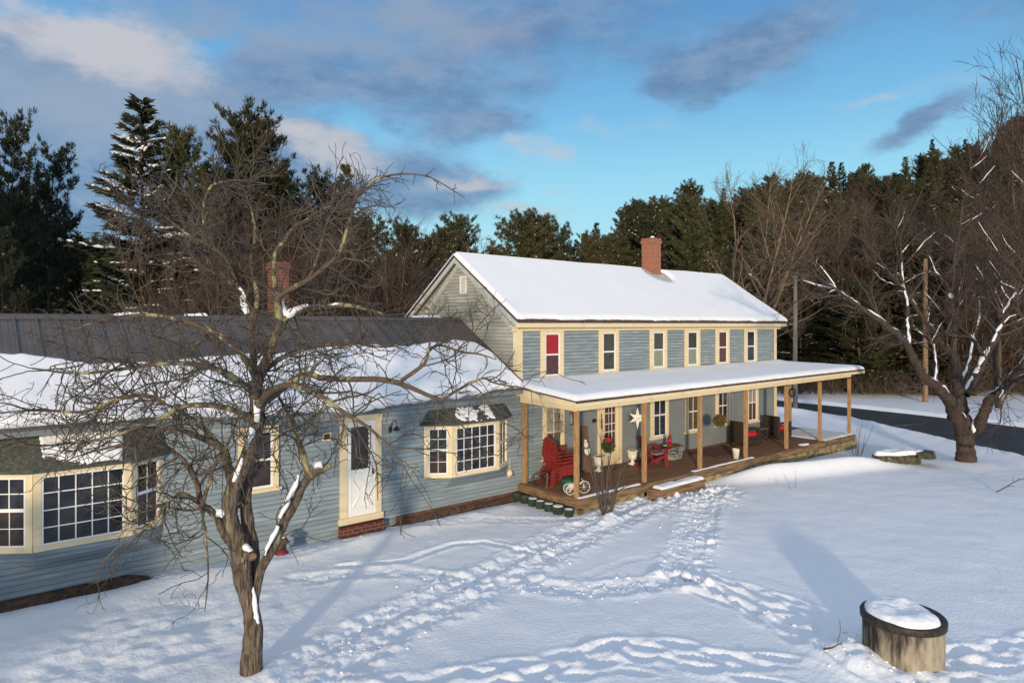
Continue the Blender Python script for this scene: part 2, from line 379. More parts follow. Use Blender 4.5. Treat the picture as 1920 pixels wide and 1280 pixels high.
warp = wnoise(9, (1, 1.6, 1))
vs = WN.new('ShaderNodeVectorMath'); vs.operation = 'SUBTRACT'; WL.new(warp.outputs['Color'], vs.inputs[0]); vs.inputs[1].default_value = (0.5, 0.5, 0.5)
vsc = WN.new('ShaderNodeVectorMath'); vsc.operation = 'MULTIPLY'; WL.new(vs.outputs[0], vsc.inputs[0]); vsc.inputs[1].default_value = (0.13, 0.075, 0)
vad = WN.new('ShaderNodeVectorMath'); WL.new(comb.outputs[0], vad.inputs[0]); WL.new(vsc.outputs[0], vad.inputs[1])
def px_azel(u, v):
    a = math.atan((u - 960) / FPX)
    return a, math.atan((HOR - v) / FPX * math.cos(a))
def blob(u, v, rx, ry, w, rot=0.0):
    a, e = px_azel(u, v)
    mp = WN.new('ShaderNodeMapping'); mp.vector_type = 'TEXTURE'
    mp.inputs['Location'].default_value = (a, e, 0); mp.inputs['Rotation'].default_value = (0, 0, D2R(rot)); mp.inputs['Scale'].default_value = (rx / FPX, ry / FPX, 1)
    WL.new(vad.outputs[0], mp.inputs[0])
    ln = WN.new('ShaderNodeVectorMath'); ln.operation = 'LENGTH'; WL.new(mp.outputs[0], ln.inputs[0])
    r = WN.new('ShaderNodeMapRange'); r.interpolation_type = 'SMOOTHSTEP'
    r.inputs[1].default_value = 0.05; r.inputs[2].default_value = 1.38; r.inputs[3].default_value = w; r.inputs[4].default_value = 0.0
    WL.new(ln.outputs['Value'], r.inputs[0]); return r.outputs[0]
def total(items):
    s = None
    for it in items:
        b = blob(*it); s = b if s is None else wmath('ADD', s, b)
    return s
def wramp(src, a, b, lo=0.0, hi=1.0):
    r = WN.new('ShaderNodeMapRange'); r.interpolation_type = 'SMOOTHSTEP'
    r.inputs[1].default_value = a; r.inputs[2].default_value = b; r.inputs[3].default_value = lo; r.inputs[4].default_value = hi; WL.new(src, r.inputs[0]); return r.outputs[0]
def wmix(f, a, b):
    x = WN.new('ShaderNodeMix'); x.data_type = 'RGBA'; WL.new(f, x.inputs[0])
    for s, c in ((6, a), (7, b)):
        if isinstance(c, tuple): x.inputs[s].default_value = (c[0] / SKY, c[1] / SKY, c[2] / SKY, 1)
        else: WL.new(c, x.inputs[s])
    return x.outputs[2]
n_big = wnoise(5.0, (1, 2.3, 1), 9, 0.62).outputs['Fac']
n_fine = wnoise(12.0, (1, 2.2, 1), 9, 0.66, (3, 1, 0)).outputs['Fac']
# clear sky: the Nishita dome, deepened overhead and turned toward clean winter blue
tint = WN.new('ShaderNodeMix'); tint.data_type = 'RGBA'; tint.blend_type = 'MULTIPLY'; tint.inputs[0].default_value = 1.0
WL.new(sky.outputs[0], tint.inputs[6]); tint.inputs[7].default_value = (0.62, 0.95, 1.12, 1)
grad = WN.new('ShaderNodeValToRGB'); cr = grad.color_ramp
cr.elements[0].position = 0.0; cr.elements[0].color = (0.50, 0.84, 0.93, 1)
cr.elements[1].position = 1.0; cr.elements[1].color = (0.16, 0.28, 0.55, 1)
for p, c in ((0.10, (0.48, 0.84, 0.94)), (0.20, (0.35, 0.73, 0.93)), (0.30, (0.21, 0.53, 0.84)), (0.42, (0.125, 0.34, 0.65)), (0.65, (0.12, 0.26, 0.52))):
    e = cr.elements.new(p); e.color = (*c, 1)
WL.new(wmath('MULTIPLY', el, 1.0), grad.inputs[0])
gs = WN.new('ShaderNodeMix'); gs.data_type = 'RGBA'; gs.blend_type = 'MULTIPLY'; gs.inputs[0].default_value = 1.0
WL.new(grad.outputs[0], gs.inputs[6]); gs.inputs[7].default_value = (1 / SKY, 1 / SKY, 1 / SKY, 1)
base = WN.new('ShaderNodeMix'); base.data_type = 'RGBA'; base.inputs[0].default_value = 0.92
WL.new(tint.outputs[2], base.inputs[6]); WL.new(gs.outputs[2], base.inputs[7])
# high thin cloud everywhere, then grey banks, then sunlit edges
grey = total([(330, 210, 640, 215, 0.85), (120, 360, 420, 190, 0.5), (880, 90, 420, 150, 0.42), (820, 352, 220, 58, 0.8), (880, 250, 170, 40, 0.6),
              (1400, 105, 225, 62, 0.95, 12), (1250, 150, 80, 30, 0.35, 10), (1715, 240, 105, 28, 0.9, 24), (1880, 40, 170, 110, 0.3), (1560, 150, 110, 26, 0.35, 8), (1080, 30, 420, 90, 0.35)])
gaps = total([(90, 22, 95, 26, 0.8), (400, 105, 60, 34, 0.7, 20), (700, 235, 260, 36, 0.55, -10), (1120, 300, 260, 110, 0.45)])
dens = wmath('SUBTRACT', grey, gaps)
dens = wmath('ADD', dens, wmath('MULTIPLY', wmath('SUBTRACT', n_big, 0.5), 1.5))
ga = wramp(dens, 0.08, 0.85)
ga = wmath('MULTIPLY', ga, 0.90)
dark_c = wmix(wramp(n_fine, 0.35, 0.68), (0.135, 0.24, 0.42), (0.24, 0.35, 0.53))
lav = wmix(wramp(wmath('ADD', total([(640, 40, 430, 95, 0.9), (180, 190, 340, 100, 0.8), (330, 60, 160, 90, 0.5)]), wmath('MULTIPLY', wmath('SUBTRACT', n_big, 0.5), 1.0)), 0.2, 0.9), dark_c, (0.305, 0.375, 0.50))
c1 = wmix(ga, base.outputs[2], lav)
white = total([(120, 80, 230, 46, 0.9, -4), (250, 100, 120, 50, 0.4), (215, 35, 90, 70, 0.5), (600, 268, 150, 46, 1.0, -12), (890, 335, 120, 22, 0.7, 4), (1010, 290, 85, 26, 0.7, -14),
               (1150, 237, 190, 20, 0.35), (975, 395, 130, 18, 0.6), (1640, 190, 60, 14, 0.4), (1110, 215, 45, 16, 0.3), (1760, 155, 90, 22, 0.3), (1060, 350, 40, 16, 0.4)])
wd = wmath('ADD', white, wmath('MULTIPLY', wmath('SUBTRACT', n_fine, 0.5), 1.3))
wa = wmath('MULTIPLY', wramp(wd, 0.12, 1.05), 0.95)
c2 = wmix(wa, c1, (0.56, 0.57, 0.62))
# half the sky behind the viewer carries the low sun's haze and broken cloud
back = wmath('MULTIPLY', wramp(wdot(tuple(-FW)), -0.1, 0.9), wramp(el, 0.75, 0.0))
c3 = wmix(wmath('MULTIPLY', back, 0.6), c2, (0.72, 0.62, 0.55))
# bright thin cloud sheet added to the unseen sky overhead and behind, as fill light
ov = wmath('ADD', wramp(el, 0.42, 0.80), wmath('MULTIPLY', wramp(wdot(tuple(-FW)), 0.0, 0.6), wramp(el, 0.06, 0.25)))
ov = wmath('MINIMUM', wmath('MULTIPLY', ov, wramp(n_big, 0.25, 0.6, .65, 1.0)), 1.0)
c3 = wmix(ov, c3, (0.47, 0.565, 0.73))
WL.new(c3, bg.inputs['Color']); WL.new(bg.outputs[0], out.inputs['Surface'])

SC.view_settings.view_transform = 'Standard'; SC.view_settings.look = 'None'
SC.view_settings.exposure = 0.0; SC.view_settings.gamma = 1.0
SC.cycles.max_bounces = 6; SC.cycles.diffuse_bounces = 3; SC.cycles.glossy_bounces = 3; SC.cycles.transparent_max_bounces = 4
SC.cycles.use_denoising = True
SC.render.film_transparent = False
# ================================================================== HOUSE
HOUSE = empty('farmhouse', (6.0, 2.6, 0), 0, 'long pale blue clapboard farmhouse with snowy roofs, a low wing and a front porch', 'house')
HL = (-6.0, -2.6, 0.0)
def hpart(mb, name, m, parent=None, smooth=False, bevel=0, label=None):
    """a part of the house; its mesh is in site coordinates, so it is moved back by the Empty's position"""
    o = mb.build(name, m, parent or HOUSE, smooth, HL if parent is None else None, bevel)
    if label: o['label'] = label
    return o
XL, XR, YB = -0.18, 13.43, 5.32
RZ, EZ = 6.63, 4.67               # main ridge and front eave
RM = (RZ - EZ) / 2.96             # main pitch
def clap(mb, x0, x1, z0, z1, y=0.0, h=0.1, proud=0.016):
    n = int(math.ceil((z1 - z0) / h))
    for i in range(n):
        a, b = z0 + i * h, min(z1, z0 + (i + 1) * h)
        mb.add([(x0, y - proud, a), (x1, y - proud, a), (x1, y - 0.003, b), (x0, y - 0.003, b), (x0, y, a), (x1, y, a)], [(0, 1, 2, 3), (4, 5, 1, 0)])
def trap(mb, x, z0, z1, yl, yr, h=0.1, proud=0.016):
    """siding on a wall that faces -X; yl(z), yr(z) give its edges"""
    n = int(math.ceil((z1 - z0) / h))
    for i in range(n):
        a, b = z0 + i * h, min(z1, z0 + (i + 1) * h)
        mb.add([(x - proud, yr(a), a), (x - proud, yl(a), a), (x - 0.003, yl(b), b), (x - 0.003, yr(b), b), (x, yr(a), a), (x, yl(a), a)], [(0, 1, 2, 3), (4, 5, 1, 0)])

# --- main block walls
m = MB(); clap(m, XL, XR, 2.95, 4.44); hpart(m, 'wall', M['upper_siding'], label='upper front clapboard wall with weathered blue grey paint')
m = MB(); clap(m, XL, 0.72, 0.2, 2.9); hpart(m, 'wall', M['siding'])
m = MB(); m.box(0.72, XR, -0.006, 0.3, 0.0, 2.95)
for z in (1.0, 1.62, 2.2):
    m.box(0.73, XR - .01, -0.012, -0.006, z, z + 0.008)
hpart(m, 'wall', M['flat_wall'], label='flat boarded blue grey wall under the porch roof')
m = MB()
gy = lambda z: min(2.66, (RZ - 0.04 - z) / RM)
trap(m, XL, 2.3, RZ - 0.1, lambda z: 2.66 + gy(z), lambda z: 2.66 - gy(z))
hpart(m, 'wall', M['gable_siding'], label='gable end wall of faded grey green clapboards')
m = MB(); m.box(XL + 0.01, XR - 0.01, 0.01, YB, -0.3, 4.5)
m.prism([(XL + .01, 0.02, 4.5), (XL + .01, YB - .02, 4.5), (XL + .01, 2.66, RZ - .12)], (XR - XL - .02, 0, 0))
hpart(m, 'wall', M['flat_wall'])
# corner boards and frieze
for bxs in (((XL - 0.03, XL, -0.03, 0.14, 2.9, 4.5), (XL, XL + 0.17, -0.03, 0, 2.9, 4.5)), ((XR - 0.13, XR + 0.02, -0.03, 0, 2.7, 4.4),), ((XR - 0.12, XR + 0.022, -0.035, 0, 0.24, 2.7),)):
    m = MB()
    for q in bxs: m.box(*q)
    hpart(m, 'corner_board', M['cream'])
m = MB(); m.box(XL - 0.2, XR + 0.3, -0.06, -0.021, 4.37, 4.475); m.box(XL - 0.24, XR + 0.34, -0.245, 0.05, 4.475, 4.50); m.box(XL - 0.24, XR + 0.34, -0.28, -0.245, 4.47, 4.625)
hpart(m, 'frieze', M['cream'], label='cream eave board along the upper front wall')

# --- main roof
X0, X1 = -0.42, 13.82
def main_z(y): return RZ - RM * abs(y - 2.66)
m = MB()
m.prism([(X0, -0.31, EZ - 0.075), (X0, -0.31, EZ), (X0, 2.66, RZ), (X0, 5.62, EZ), (X0, 5.62, EZ - 0.05), (X0, 2.66, RZ - 0.06)], (X1 - X0, 0, 0))
ROOF = hpart(m, 'roof', M['dark_edge'])
m = MB()
for s in (-1, 1):
    a = (X0 + .02, 2.66, RZ - 0.08); b = (X0 + .02, 2.66 + s * 2.93, EZ - 0.07)
    m.prism([a, b, (b[0], b[1], b[2] - 0.15), (a[0], a[1], a[2] - 0.15)], (0.03, 0, 0))          # barge board
    m.prism([(X0 + .05, 2.66, RZ - .10), (X0 + .05, 2.66 + s * 2.93, EZ - .09), (X0 + .05, 2.66 + s * 2.93, EZ - .11), (X0 + .05, 2.66, RZ - .12)], (0.2, 0, 0))  # soffit
    m.prism([(XL - .028, 2.66, RZ - .13), (XL - .028, 2.66 + s * 2.66, EZ - .30), (XL - .028, 2.66 + s * 2.66, EZ - .48), (XL - .028, 2.66, RZ - .34)], (0.024, 0, 0))
hpart(m, 'barge_board', M['gable_trim'])

def snow_grid(P, us, v0, v1, t, nv=30, edge=0.12, amp=0.25, nsc=1.1, both=True):
    """snow lying on a roof: P(u, v, h) -> point at height h above the roof; rounded to nothing at its edges"""
    us = np.asarray(us, float); nu = len(us)
    a = np.array([v0(u) for u in us]); b = np.array([v1(u) for u in us])
    s = np.linspace(0, 1, nv) ; s = 0.5 - 0.5 * np.cos(math.pi * s)
    Vv = a[:, None] + (b - a)[:, None] * s[None, :]; Uu = np.repeat(us[:, None], nv, 1)
    d = np.minimum(np.minimum(Vv - a[:, None], b[:, None] - Vv), np.minimum(Uu - us[0], us[-1] - Uu))
    k = np.clip(d / edge, 0, 1); k = np.sqrt(np.clip(1 - (1 - k) ** 2, 0, 1))
    H = t * k * (1 + amp * 2 * fbm(Uu * nsc, Vv * nsc + 3.3, 4))
    V = np.array([[P(Uu[i, j], Vv[i, j], H[i, j]) for j in range(nv)] for i in range(nu)]).reshape(-1, 3)
    i = np.arange(nu * nv).reshape(nu, nv)
    F = np.stack([i[:-1, :-1], i[1:, :-1], i[1:, 1:], i[:-1, 1:]], -1).reshape(-1, 4)
    return V, F
def snow_obj(V, F, parent, mname='roof_snow', name='snow'):
    return link(name, new_mesh(name, V, F, M[mname], True), parent)

cN = 1 / math.sqrt(1 + RM * RM)
def Pmain(u, v, h):           # u = X, v = Y
    s = -1 if v < 2.66 else 1
    return (u, v + s * h * RM * cN * 0.5, main_z(v) + h * (0.75 + .25 * cN))
def hole(u, v):               # bare patch round the chimney
    return max(0, 1 - ((u - 8.95) / 0.75) ** 2 - ((v - 2.35) / 0.55) ** 2)
us = np.concatenate([np.linspace(X0 + .0, X0 + .2, 6), np.linspace(X0 + .3, X1 - .3, 130), np.linspace(X1 - .2, X1, 6)])
V, F = snow_grid(Pmain, us, lambda u: -0.285 + 0.05 * vn(u * 2.2, 1.0) + .03 * vn(u * 8, 4.0), lambda u: 2.665, 0.105, 40, 0.09, 0.22, .7)
for p in V:
    hh = hole(p[0], p[1])
    if hh > 0: p[2] -= min(0.16, hh * 0.4)
V2, F2 = snow_grid(Pmain, us, lambda u: 2.665, lambda u: 5.62, 0.10, 14, 0.09, 0.12, .6)
# close the crest: the two sheets meet along the ridge at full depth
n1 = len(us)
A = V.reshape(n1, 40, 3); Bq = V2.reshape(n1, 14, 3)
crest = np.array([[u, 2.66, RZ + 0.10 * (1 + .3 * vn(u * .8, 9.0)) * min(1, (u - us[0]) / .1, (us[-1] - u) / .1)] for u in us])
for k, u in enumerate(us):
    if abs(u - 8.92) < 0.55: crest[k, 2] = RZ - 0.02
    A[k, -1] = crest[k]; Bq[k, 0] = crest[k]
    for j, wgt in ((-2, .8), (-3, .55), (-4, .3)):
        A[k, j, 2] = max(A[k, j, 2], wgt * (crest[k, 2] - RM * (2.66 - A[k, j, 1]) * 1.0) + (1 - wgt) * A[k, j, 2]) if abs(u - 8.92) > .55 else A[k, j, 2]
sn = snow_obj(np.concatenate([A.reshape(-1, 3), Bq.reshape(-1, 3)]), np.concatenate([F, F2 + n1 * 40]), ROOF)
m = MB()
m.prism([(8.35, 2.02, main_z(2.02) + .008), (8.8, 1.72, main_z(1.72) + .008), (9.35, 1.9, main_z(1.9) + .008), (9.55, 2.25, main_z(2.25) + .008), (9.3, 2.6, main_z(2.6) + .008), (8.4, 2.6, main_z(2.6) + .008)], (0, 0, 0.006))
fl = hpart(m, 'flashing', M['gable_trim'], ROOF)
def chimney(x, y, w, z0, z1, parent, mname='brick'):
    m = MB(); m.box(x - w / 2, x + w / 2, y - w / 2, y + w / 2, z0, z1 - 0.2)
    k = 0.03
    m.box(x - w / 2 - k, x + w / 2 + k, y - w / 2 - k, y + w / 2 + k, z1 - 0.2, z1 - 0.08)
    m.box(x - w / 2 - .012, x + w / 2 + .012, y - w / 2 - .012, y + w / 2 + .012, z1 - 0.08, z1)
    m.box(x - w / 2 + .09, x + w / 2 - .09, y - w / 2 + .09, y + w / 2 - .09, z1, z1 + .01)
    return hpart(m, 'chimney', M[mname], parent)
c = chimney(8.92, 2.66, 0.52, 6.2, 7.88, ROOF)
m = MB(); m.lathe([(0.09, 0), (0.08, .03), (0.04, .055), (0.005, .06)], 10, (8.72, 2.45, 7.88)); hpart(m, 'snow_cap', M['roof_snow'], ROOF, True)

# --- windows on the front (Y = 0), each a part of the house with frame, sash and pane
def window(x0, x1, z0, z1, top_m, bot_m, tw=0.145, grid=0, y=0.0, sill=True, meet=0.5, sashm='white', head=0.11, lab=None):
    m = MB()
    m.box(x0, x0 + tw, y - .05, y, z0 + .08, z1); m.box(x1 - tw, x1, y - .05, y, z0 + .08, z1)
    m.box(x0, x1, y - .053, y, z1, z1 + head)
    m.box(x0 - (.05 if sill else 0), x1 + (.05 if sill else 0), y - (.085 if sill else .052), y, z0, z0 + (.06 if sill else .08))
    if sill: m.box(x0, x1, y - .052, y, z0 + .06, z0 + .08)
    w = hpart(m, 'window', M['cream'], bevel=0.004, label=lab)
    a, b, lo, hi = x0 + tw, x1 - tw, z0 + .08, z1
    mid = lo + (hi - lo) * meet
    s = MB(); k = 0.035
    s.box(a, a + k, y - .04, y - .004, lo, hi); s.box(b - k, b, y - .04, y - .004, lo, hi)
    s.box(a + k, b - k, y - .04, y - .004, hi - k, hi); s.box(a + k, b - k, y - .036, y - .004, lo, lo + k * 1.3); s.box(a + k, b - k, y - .043, y - .004, mid - .022, mid + .022)
    if grid:
        c = (a + b) / 2
        s.box(c - .011, c + .011, y - .034, y - .004, mid + .022, hi - k); s.box(c - .011, c + .011, y - .03, y - .004, lo + k * 1.3, mid - .022)
    hpart(s, 'sash', M[sashm], w)
    p = MB(); p.box(a + k, b - k, y - .024, y - .006, mid + .022, hi - k); hpart(p, 'pane', M[top_m], w)
    p = MB(); p.box(a + k, b - k, y - .020, y - .006, lo + k * 1.3, mid - .022); hpart(p, 'pane', M[bot_m], w)
    return w
for i, (a, b, t, q, lab) in enumerate([(0.66, 1.54, 'g_red', 'g_dred', 'upper window with bright red shade'), (3.04, 3.92, 'g_olive', 'g_olive', None), (5.46, 6.34, 'g_olive', 'g_curtain', None),
                                       (7.34, 8.22, 'g_olive', 'g_curtain', None), (9.2, 10.06, 'g_dred', 'g_dred', 'upper window with dull red curtain'), (11.1, 11.97, 'g_dark', 'g_dark', None)]):
    window(a, b, 3.02 if i == 0 else 3.06, 4.30, t, q, 0.16, sill=False, head=0.068, lab=lab)
window(0.74, 1.56, 0.70, 2.24, 'g_lace', 'g_wood', 0.11, 1, y=-0.006, sashm='cream')
window(5.5, 6.42, 0.80, 2.27, 'g_navy', 'g_dark', 0.13, 1, y=-0.006, sashm='white')
window(7.37, 8.24, 0.80, 2.2, 'g_wood', 'g_wood', 0.13, 1, y=-0.006, sashm='white')
window(9.2, 10.06, 0.85, 2.27, 'g_navy', 'g_brown', 0.13, 1, y=-0.006)
window(11.21, 12.05, 0.79, 2.27, 'g_lace', 'g_dred', 0.13, 1, y=-0.006)

# --- gable vent
m = MB(); y0, y1, z0, z1 = 2.30, 2.62, 5.47, 6.0
m.box(XL - .045, XL - .018, y0, y0 + .04, z0, z1); m.box(XL - .045, XL - .018, y1 - .04, y1, z0, z1); m.box(XL - .045, XL - .018, y0 + .04, y1 - .04, z0, z0 + .04); m.box(XL - .045, XL - .018, y0 + .04, y1 - .04, z1 - .04, z1)
for k in range(8):
    z = z0 + .06 + k * .055
    m.hexa([(XL - .05, y0 + .04, z), (XL - .05, y1 - .04, z), (XL - .02, y1 - .04, z + .03), (XL - .02, y0 + .04, z + .03), (XL - .05, y0 + .04, z + .012), (XL - .05, y1 - .04, z + .012), (XL - .02, y1 - .04, z + .042), (XL - .02, y0 + .04, z + .042)])
hpart(m, 'gable_vent', M['white'])

# --- front door on the porch
m = MB(); y = -0.006
m.box(2.99, 3.19, y - .05, y, .25, 2.27); m.box(3.86, 4.06, y - .05, y, .25, 2.27); m.box(2.99, 4.06, y - .054, y, 2.27, 2.40)
DOOR = hpart(m, 'door', M['cream'], label='cream front door with a tall glazed panel under the porch')
m = MB(); m.box(3.19, 3.86, y - .02, y - .001, .26, 2.27); m.box(3.28, 3.77, y - .028, y - .02, .34, .62); hpart(m, 'panel', M['cream'], DOOR)
m = MB(); m.box(3.30, 3.75, y - .026, y - .02, .88, 2.16); hpart(m, 'pane', M['g_dred'], DOOR)
m = MB()
for x in (3.45, 3.60): m.box(x - .011, x + .011, y - .036, y - .026, .88, 2.16)
for z in (1.28, 1.52, 1.84): m.box(3.30, 3.75, y - .038, y - .026, z - .012, z + .012)
hpart(m, 'muntin', M['white'], DOOR)
m = MB(); m.lathe([(.001, 0), (.028, .005), (.03, .02), (.012, .04), (.001, .045)], 10, (3.25, y - .06, 1.15)); hpart(m, 'handle', M['iron'], DOOR)

# --- porch: deck, steps, posts, beam, roof
m = MB()
bx = -2.25
for k in range(16):
    ya = bx + k * 0.14; yb = min(ya + 0.133, -0.012)
    m.box(-0.12, 15.3, ya, yb, 0.215, 0.2427 - 0.001 * (k % 2))
for k in range(5):
    m.box(XR + .03, 15.3, .0 + k * .14, .133 + k * .14, .215, .2427)
DECK = hpart(m, 'porch_deck', M['deck_wood'])
m = MB(); m.box(-0.14, 15.34, -2.30, -2.252, 0.03, 0.235); m.box(-.16, -.121, -2.25, -.02, .03, .235); m.box(15.3, 15.34, -2.252, .7, .03, .235)
hpart(m, 'rim_board', M['rim_wood'], DECK)
m = MB(); m.box(-0.02, 2.4, -2.26, -2.14, -0.35, 0.028); m.box(4.62, 15.28, -2.36, -2.20, -0.55, 0.05); m.box(-.10, .02, -2.2, -.02, -.35, .028); m.box(-.2, .0, -2.37, -2.2, -.3, .0)
hpart(m, 'porch_base', M['timber'], DECK)
m = MB(); m.box(2.43, 4.6, -2.72, -2.302, 0.06, 0.13); m.box(2.45, 4.58, -2.70, -2.302, -0.35, 0.058)
STEP = hpart(m, 'porch_step', M['rim_wood'], bevel=.008)
def flat_snow(x0, x1, y0, y1, z, t, nu=60, nv=14, edge=.08, amp=.5, nsc=3):
    us = np.linspace(x0, x1, nu)
    return snow_grid(lambda u, v, h: (u, v, z + h), us, lambda u: y0 + .03 * vn(u * 5, 3), lambda u: y1 + .05 * vn(u * 4, 8), t, nv, edge, amp, nsc)
V, F = flat_snow(2.6, 4.58, -2.69, -2.36, .131, .075); snow_obj(V, F, STEP)
sl = [flat_snow(-.08, 2.3, -2.24, -2.10, .243, .03), flat_snow(4.7, 8.0, -2.24, -2.13, .243, .03, 90), flat_snow(12.9, 15.28, -2.24, -.2, .243, .05, 60, 30, .3, .6, 1.5), flat_snow(11.3, 11.7, -2.24, -2.0, .243, .05, 16)]
for V, F in sl: snow_obj(V, F, DECK)
PX = [-0.04, 2.588, 5.181, 7.698, 10.29, 12.742, 15.187]
def post(x, y, z0=.2427, z1=2.42, w=0.105, m_='post_wood'):
    m = MB(); m.box(-w / 2, w / 2, -w / 2, w / 2, 0, z1 - z0)
    o = m.build('porch_post', M[m_], HOUSE, False, (x + HL[0], y + HL[1], z0), 0.006); return o
for x in PX: post(x, -2.11)
post(0.02, -0.09, z0=.0); post(15.2, .33)
pz = lambda x: 0.006 * max(x, 0)
def pslab(m, x0, x1, y0, y1, z0, z1):          # board that follows the very slight lean of the porch eave
    m.hexa([(x0, y0, z0 + pz(x0)), (x1, y0, z0 + pz(x1)), (x1, y1, z0 + pz(x1)), (x0, y1, z0 + pz(x0)), (x0, y0, z1 + pz(x0)), (x1, y0, z1 + pz(x1)), (x1, y1, z1 + pz(x1)), (x0, y1, z1 + pz(x0))])
A_, B_, C_, D_ = (-.37, 0.0, 2.90), (-.37, -2.42, 2.69), (15.9, -2.42, 2.69), (15.9, .75, 2.69)
def proof(x, y):
    z = 2.69 + (y + 2.42) * 0.09
    if x > XR: z = min(z, 2.69 + (15.9 - x) * 0.085)
    return min(z, 2.69 + 2.42 * .09) + pz(x)
xs = [-.37, 2, 4, 6, 8, 10, 12, XR, 14.7, 15.9]; ys = [-2.42, -1.6, -.8, -.02]
V = []; Fl = []
def gridpatch(xs, ys, dz):
    b = len(V)
    for x in xs:
        for y in ys: V.append((x, y, proof(x, y) + dz))
    n = len(ys)
    for i in range(len(xs) - 1):
        for j in range(n - 1):
            q = (b + i * n + j, b + (i + 1) * n + j, b + (i + 1) * n + j + 1, b + i * n + j + 1)
            Fl.append(q if dz >= 0 else q[::-1])
gridpatch(xs, ys, 0); gridpatch(xs, ys, -.035); gridpatch([XR + .02, 14.7, 15.9], [-.02, .4, .75], 0); gridpatch([XR + .02, 14.7, 15.9], [-.02, .4, .75], -.035)
mm = MB(); mm.v = V; mm.f = Fl
pslab(mm, -.37, 15.9, -2.432, -2.42, 2.632, 2.69); mm.box(15.9, 15.905, -2.42, .75, 2.75, 2.785)
mm.hexa([(-.375, -2.42, 2.655), (-.37, -2.42, 2.655), (-.37, -.02, 2.87), (-.375, -.02, 2.87), (-.375, -2.42, 2.692), (-.37, -2.42, 2.692), (-.37, -.02, 2.907), (-.375, -.02, 2.907)])
PROOF = hpart(mm, 'porch_roof', M['dark_edge'])
m = MB()
pslab(m, -.355, 15.88, -2.415, -2.39, 2.53, 2.652)                       # front fascia
pslab(m, -.355, 15.88, -2.389, -2.16, 2.53, 2.55)                        # soffit
m.hexa([(-.36, -2.388, 2.53), (-.335, -2.388, 2.53), (-.335, -.02, 2.66), (-.36, -.02, 2.66), (-.36, -2.388, 2.655), (-.335, -2.388, 2.655), (-.335, -.02, 2.865), (-.36, -.02, 2.865)])
m.hexa([(-.334, -2.388, 2.53), (-.1, -2.388, 2.53), (-.1, -.02, 2.66), (-.334, -.02, 2.66), (-.334, -2.388, 2.545), (-.1, -2.388, 2.545), (-.1, -.02, 2.675), (-.334, -.02, 2.675)])
m.box(15.86, 15.885, -2.389, .74, 2.62, 2.745)
hpart(m, 'fascia', M['cream'], PROOF)
m = MB(); pslab(m, -.10, 15.25, -2.159, -2.06, 2.40, 2.56); m.hexa([(-.1, -2.058, 2.40), (.0, -2.058, 2.40), (.0, -.03, 2.44), (-.1, -.03, 2.44), (-.1, -2.058, 2.56), (.0, -2.058, 2.56), (.0, -.03, 2.7), (-.1, -.03, 2.7)]); m.box(15.15, 15.25, -2.058, .5, 2.49, 2.65)
hpart(m, 'beam', M['cream'], PROOF)
m = MB(); pslab(m, .002, 15.14, -2.058, -.02, 2.57, 2.59); hpart(m, 'ceiling', M['post_wood'], PROOF)
us = np.concatenate([np.linspace(-.37, -.1, 8), np.linspace(0, 15.5, 150), np.linspace(15.6, 15.9, 8)])
V, F = snow_grid(lambda u, v, h: (u, v, proof(u, v) + h), us, lambda u: -2.405 + .03 * vn(u * 3, 4) + .02 * vn(u * 9, 7), lambda u: -.005 if u < XR + .03 else .74, 0.135, 34, .17, .16, .7)
for p in V:                                  # drifted against the wall
    if p[0] < XR: p[2] += 0.05 * float(sstep(-.9, 0, p[1])) * (1 if p[0] > .2 else .3)
snow_obj(V, F, PROOF)

# --- the low wing
WX0 = -17.0; WRY, WRZ, WM = 2.65, 4.73, 0.586
def wing_z(y): return WRZ - WM * abs(y - WRY)
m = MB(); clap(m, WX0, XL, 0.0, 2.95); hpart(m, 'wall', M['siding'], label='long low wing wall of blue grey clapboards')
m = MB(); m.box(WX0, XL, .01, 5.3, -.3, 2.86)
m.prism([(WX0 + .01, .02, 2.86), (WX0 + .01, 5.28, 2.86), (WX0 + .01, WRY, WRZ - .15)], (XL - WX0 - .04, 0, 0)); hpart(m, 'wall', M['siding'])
m = MB(); m.box(-3.95, XL - .02, -.05, .0, -.4, .04); hpart(m, 'foundation', M['foundation'])
# standing-seam roof
m = MB()
ze = wing_z(-.5)
m.prism([(WX0, -.5, ze - .06), (WX0, -.5, ze), (WX0, WRY, WRZ), (WX0, 5.8, ze), (WX0, 5.8, ze - .06), (WX0, WRY, WRZ - .07)], (XL - .035 - WX0, 0, 0))
WROOF = hpart(m, 'roof', M['metal_roof'], label='dark standing seam metal roof of the low wing')
m = MB(); x = WX0 + .2
while x < XL - .2:
    m.bar((x, -.5, ze + .012), (x, WRY - .08, WRZ - .047 + .012), .028, .055)
    for q in (.12, .24):
        m.bar((x + q, -.5, ze + .003), (x + q, WRY - .08, WRZ - .047 + .003), .03, .008)
    x += .36
hpart(m, 'seam', M['metal_roof'], WROOF)
m = MB()
for s in (-1, 1): m.bar((WX0, WRY + s * .085, WRZ - .03), (XL - .04, WRY + s * .085, WRZ - .03), .19, .022, (0, s * WM, 1))
m.bar((WX0, WRY, WRZ + .022), (XL - .04, WRY, WRZ + .022), .05, .03)
m.prism([(XL - .12, -.52, ze - .06), (XL - .12, -.52, ze + .02), (XL - .12, WRY, WRZ + .02), (XL - .12, WRY, WRZ - .06)], (.075, 0, 0))
hpart(m, 'ridge_cap', M['metal_roof'], WROOF)
m = MB(); m.box(WX0, XL - .05, -.46, -.44, ze - .16, ze - .062); m.box(WX0, XL - .05, -.44, -.0, ze - .16, ze - .15); hpart(m, 'fascia', M['flat_wall'], WROOF)
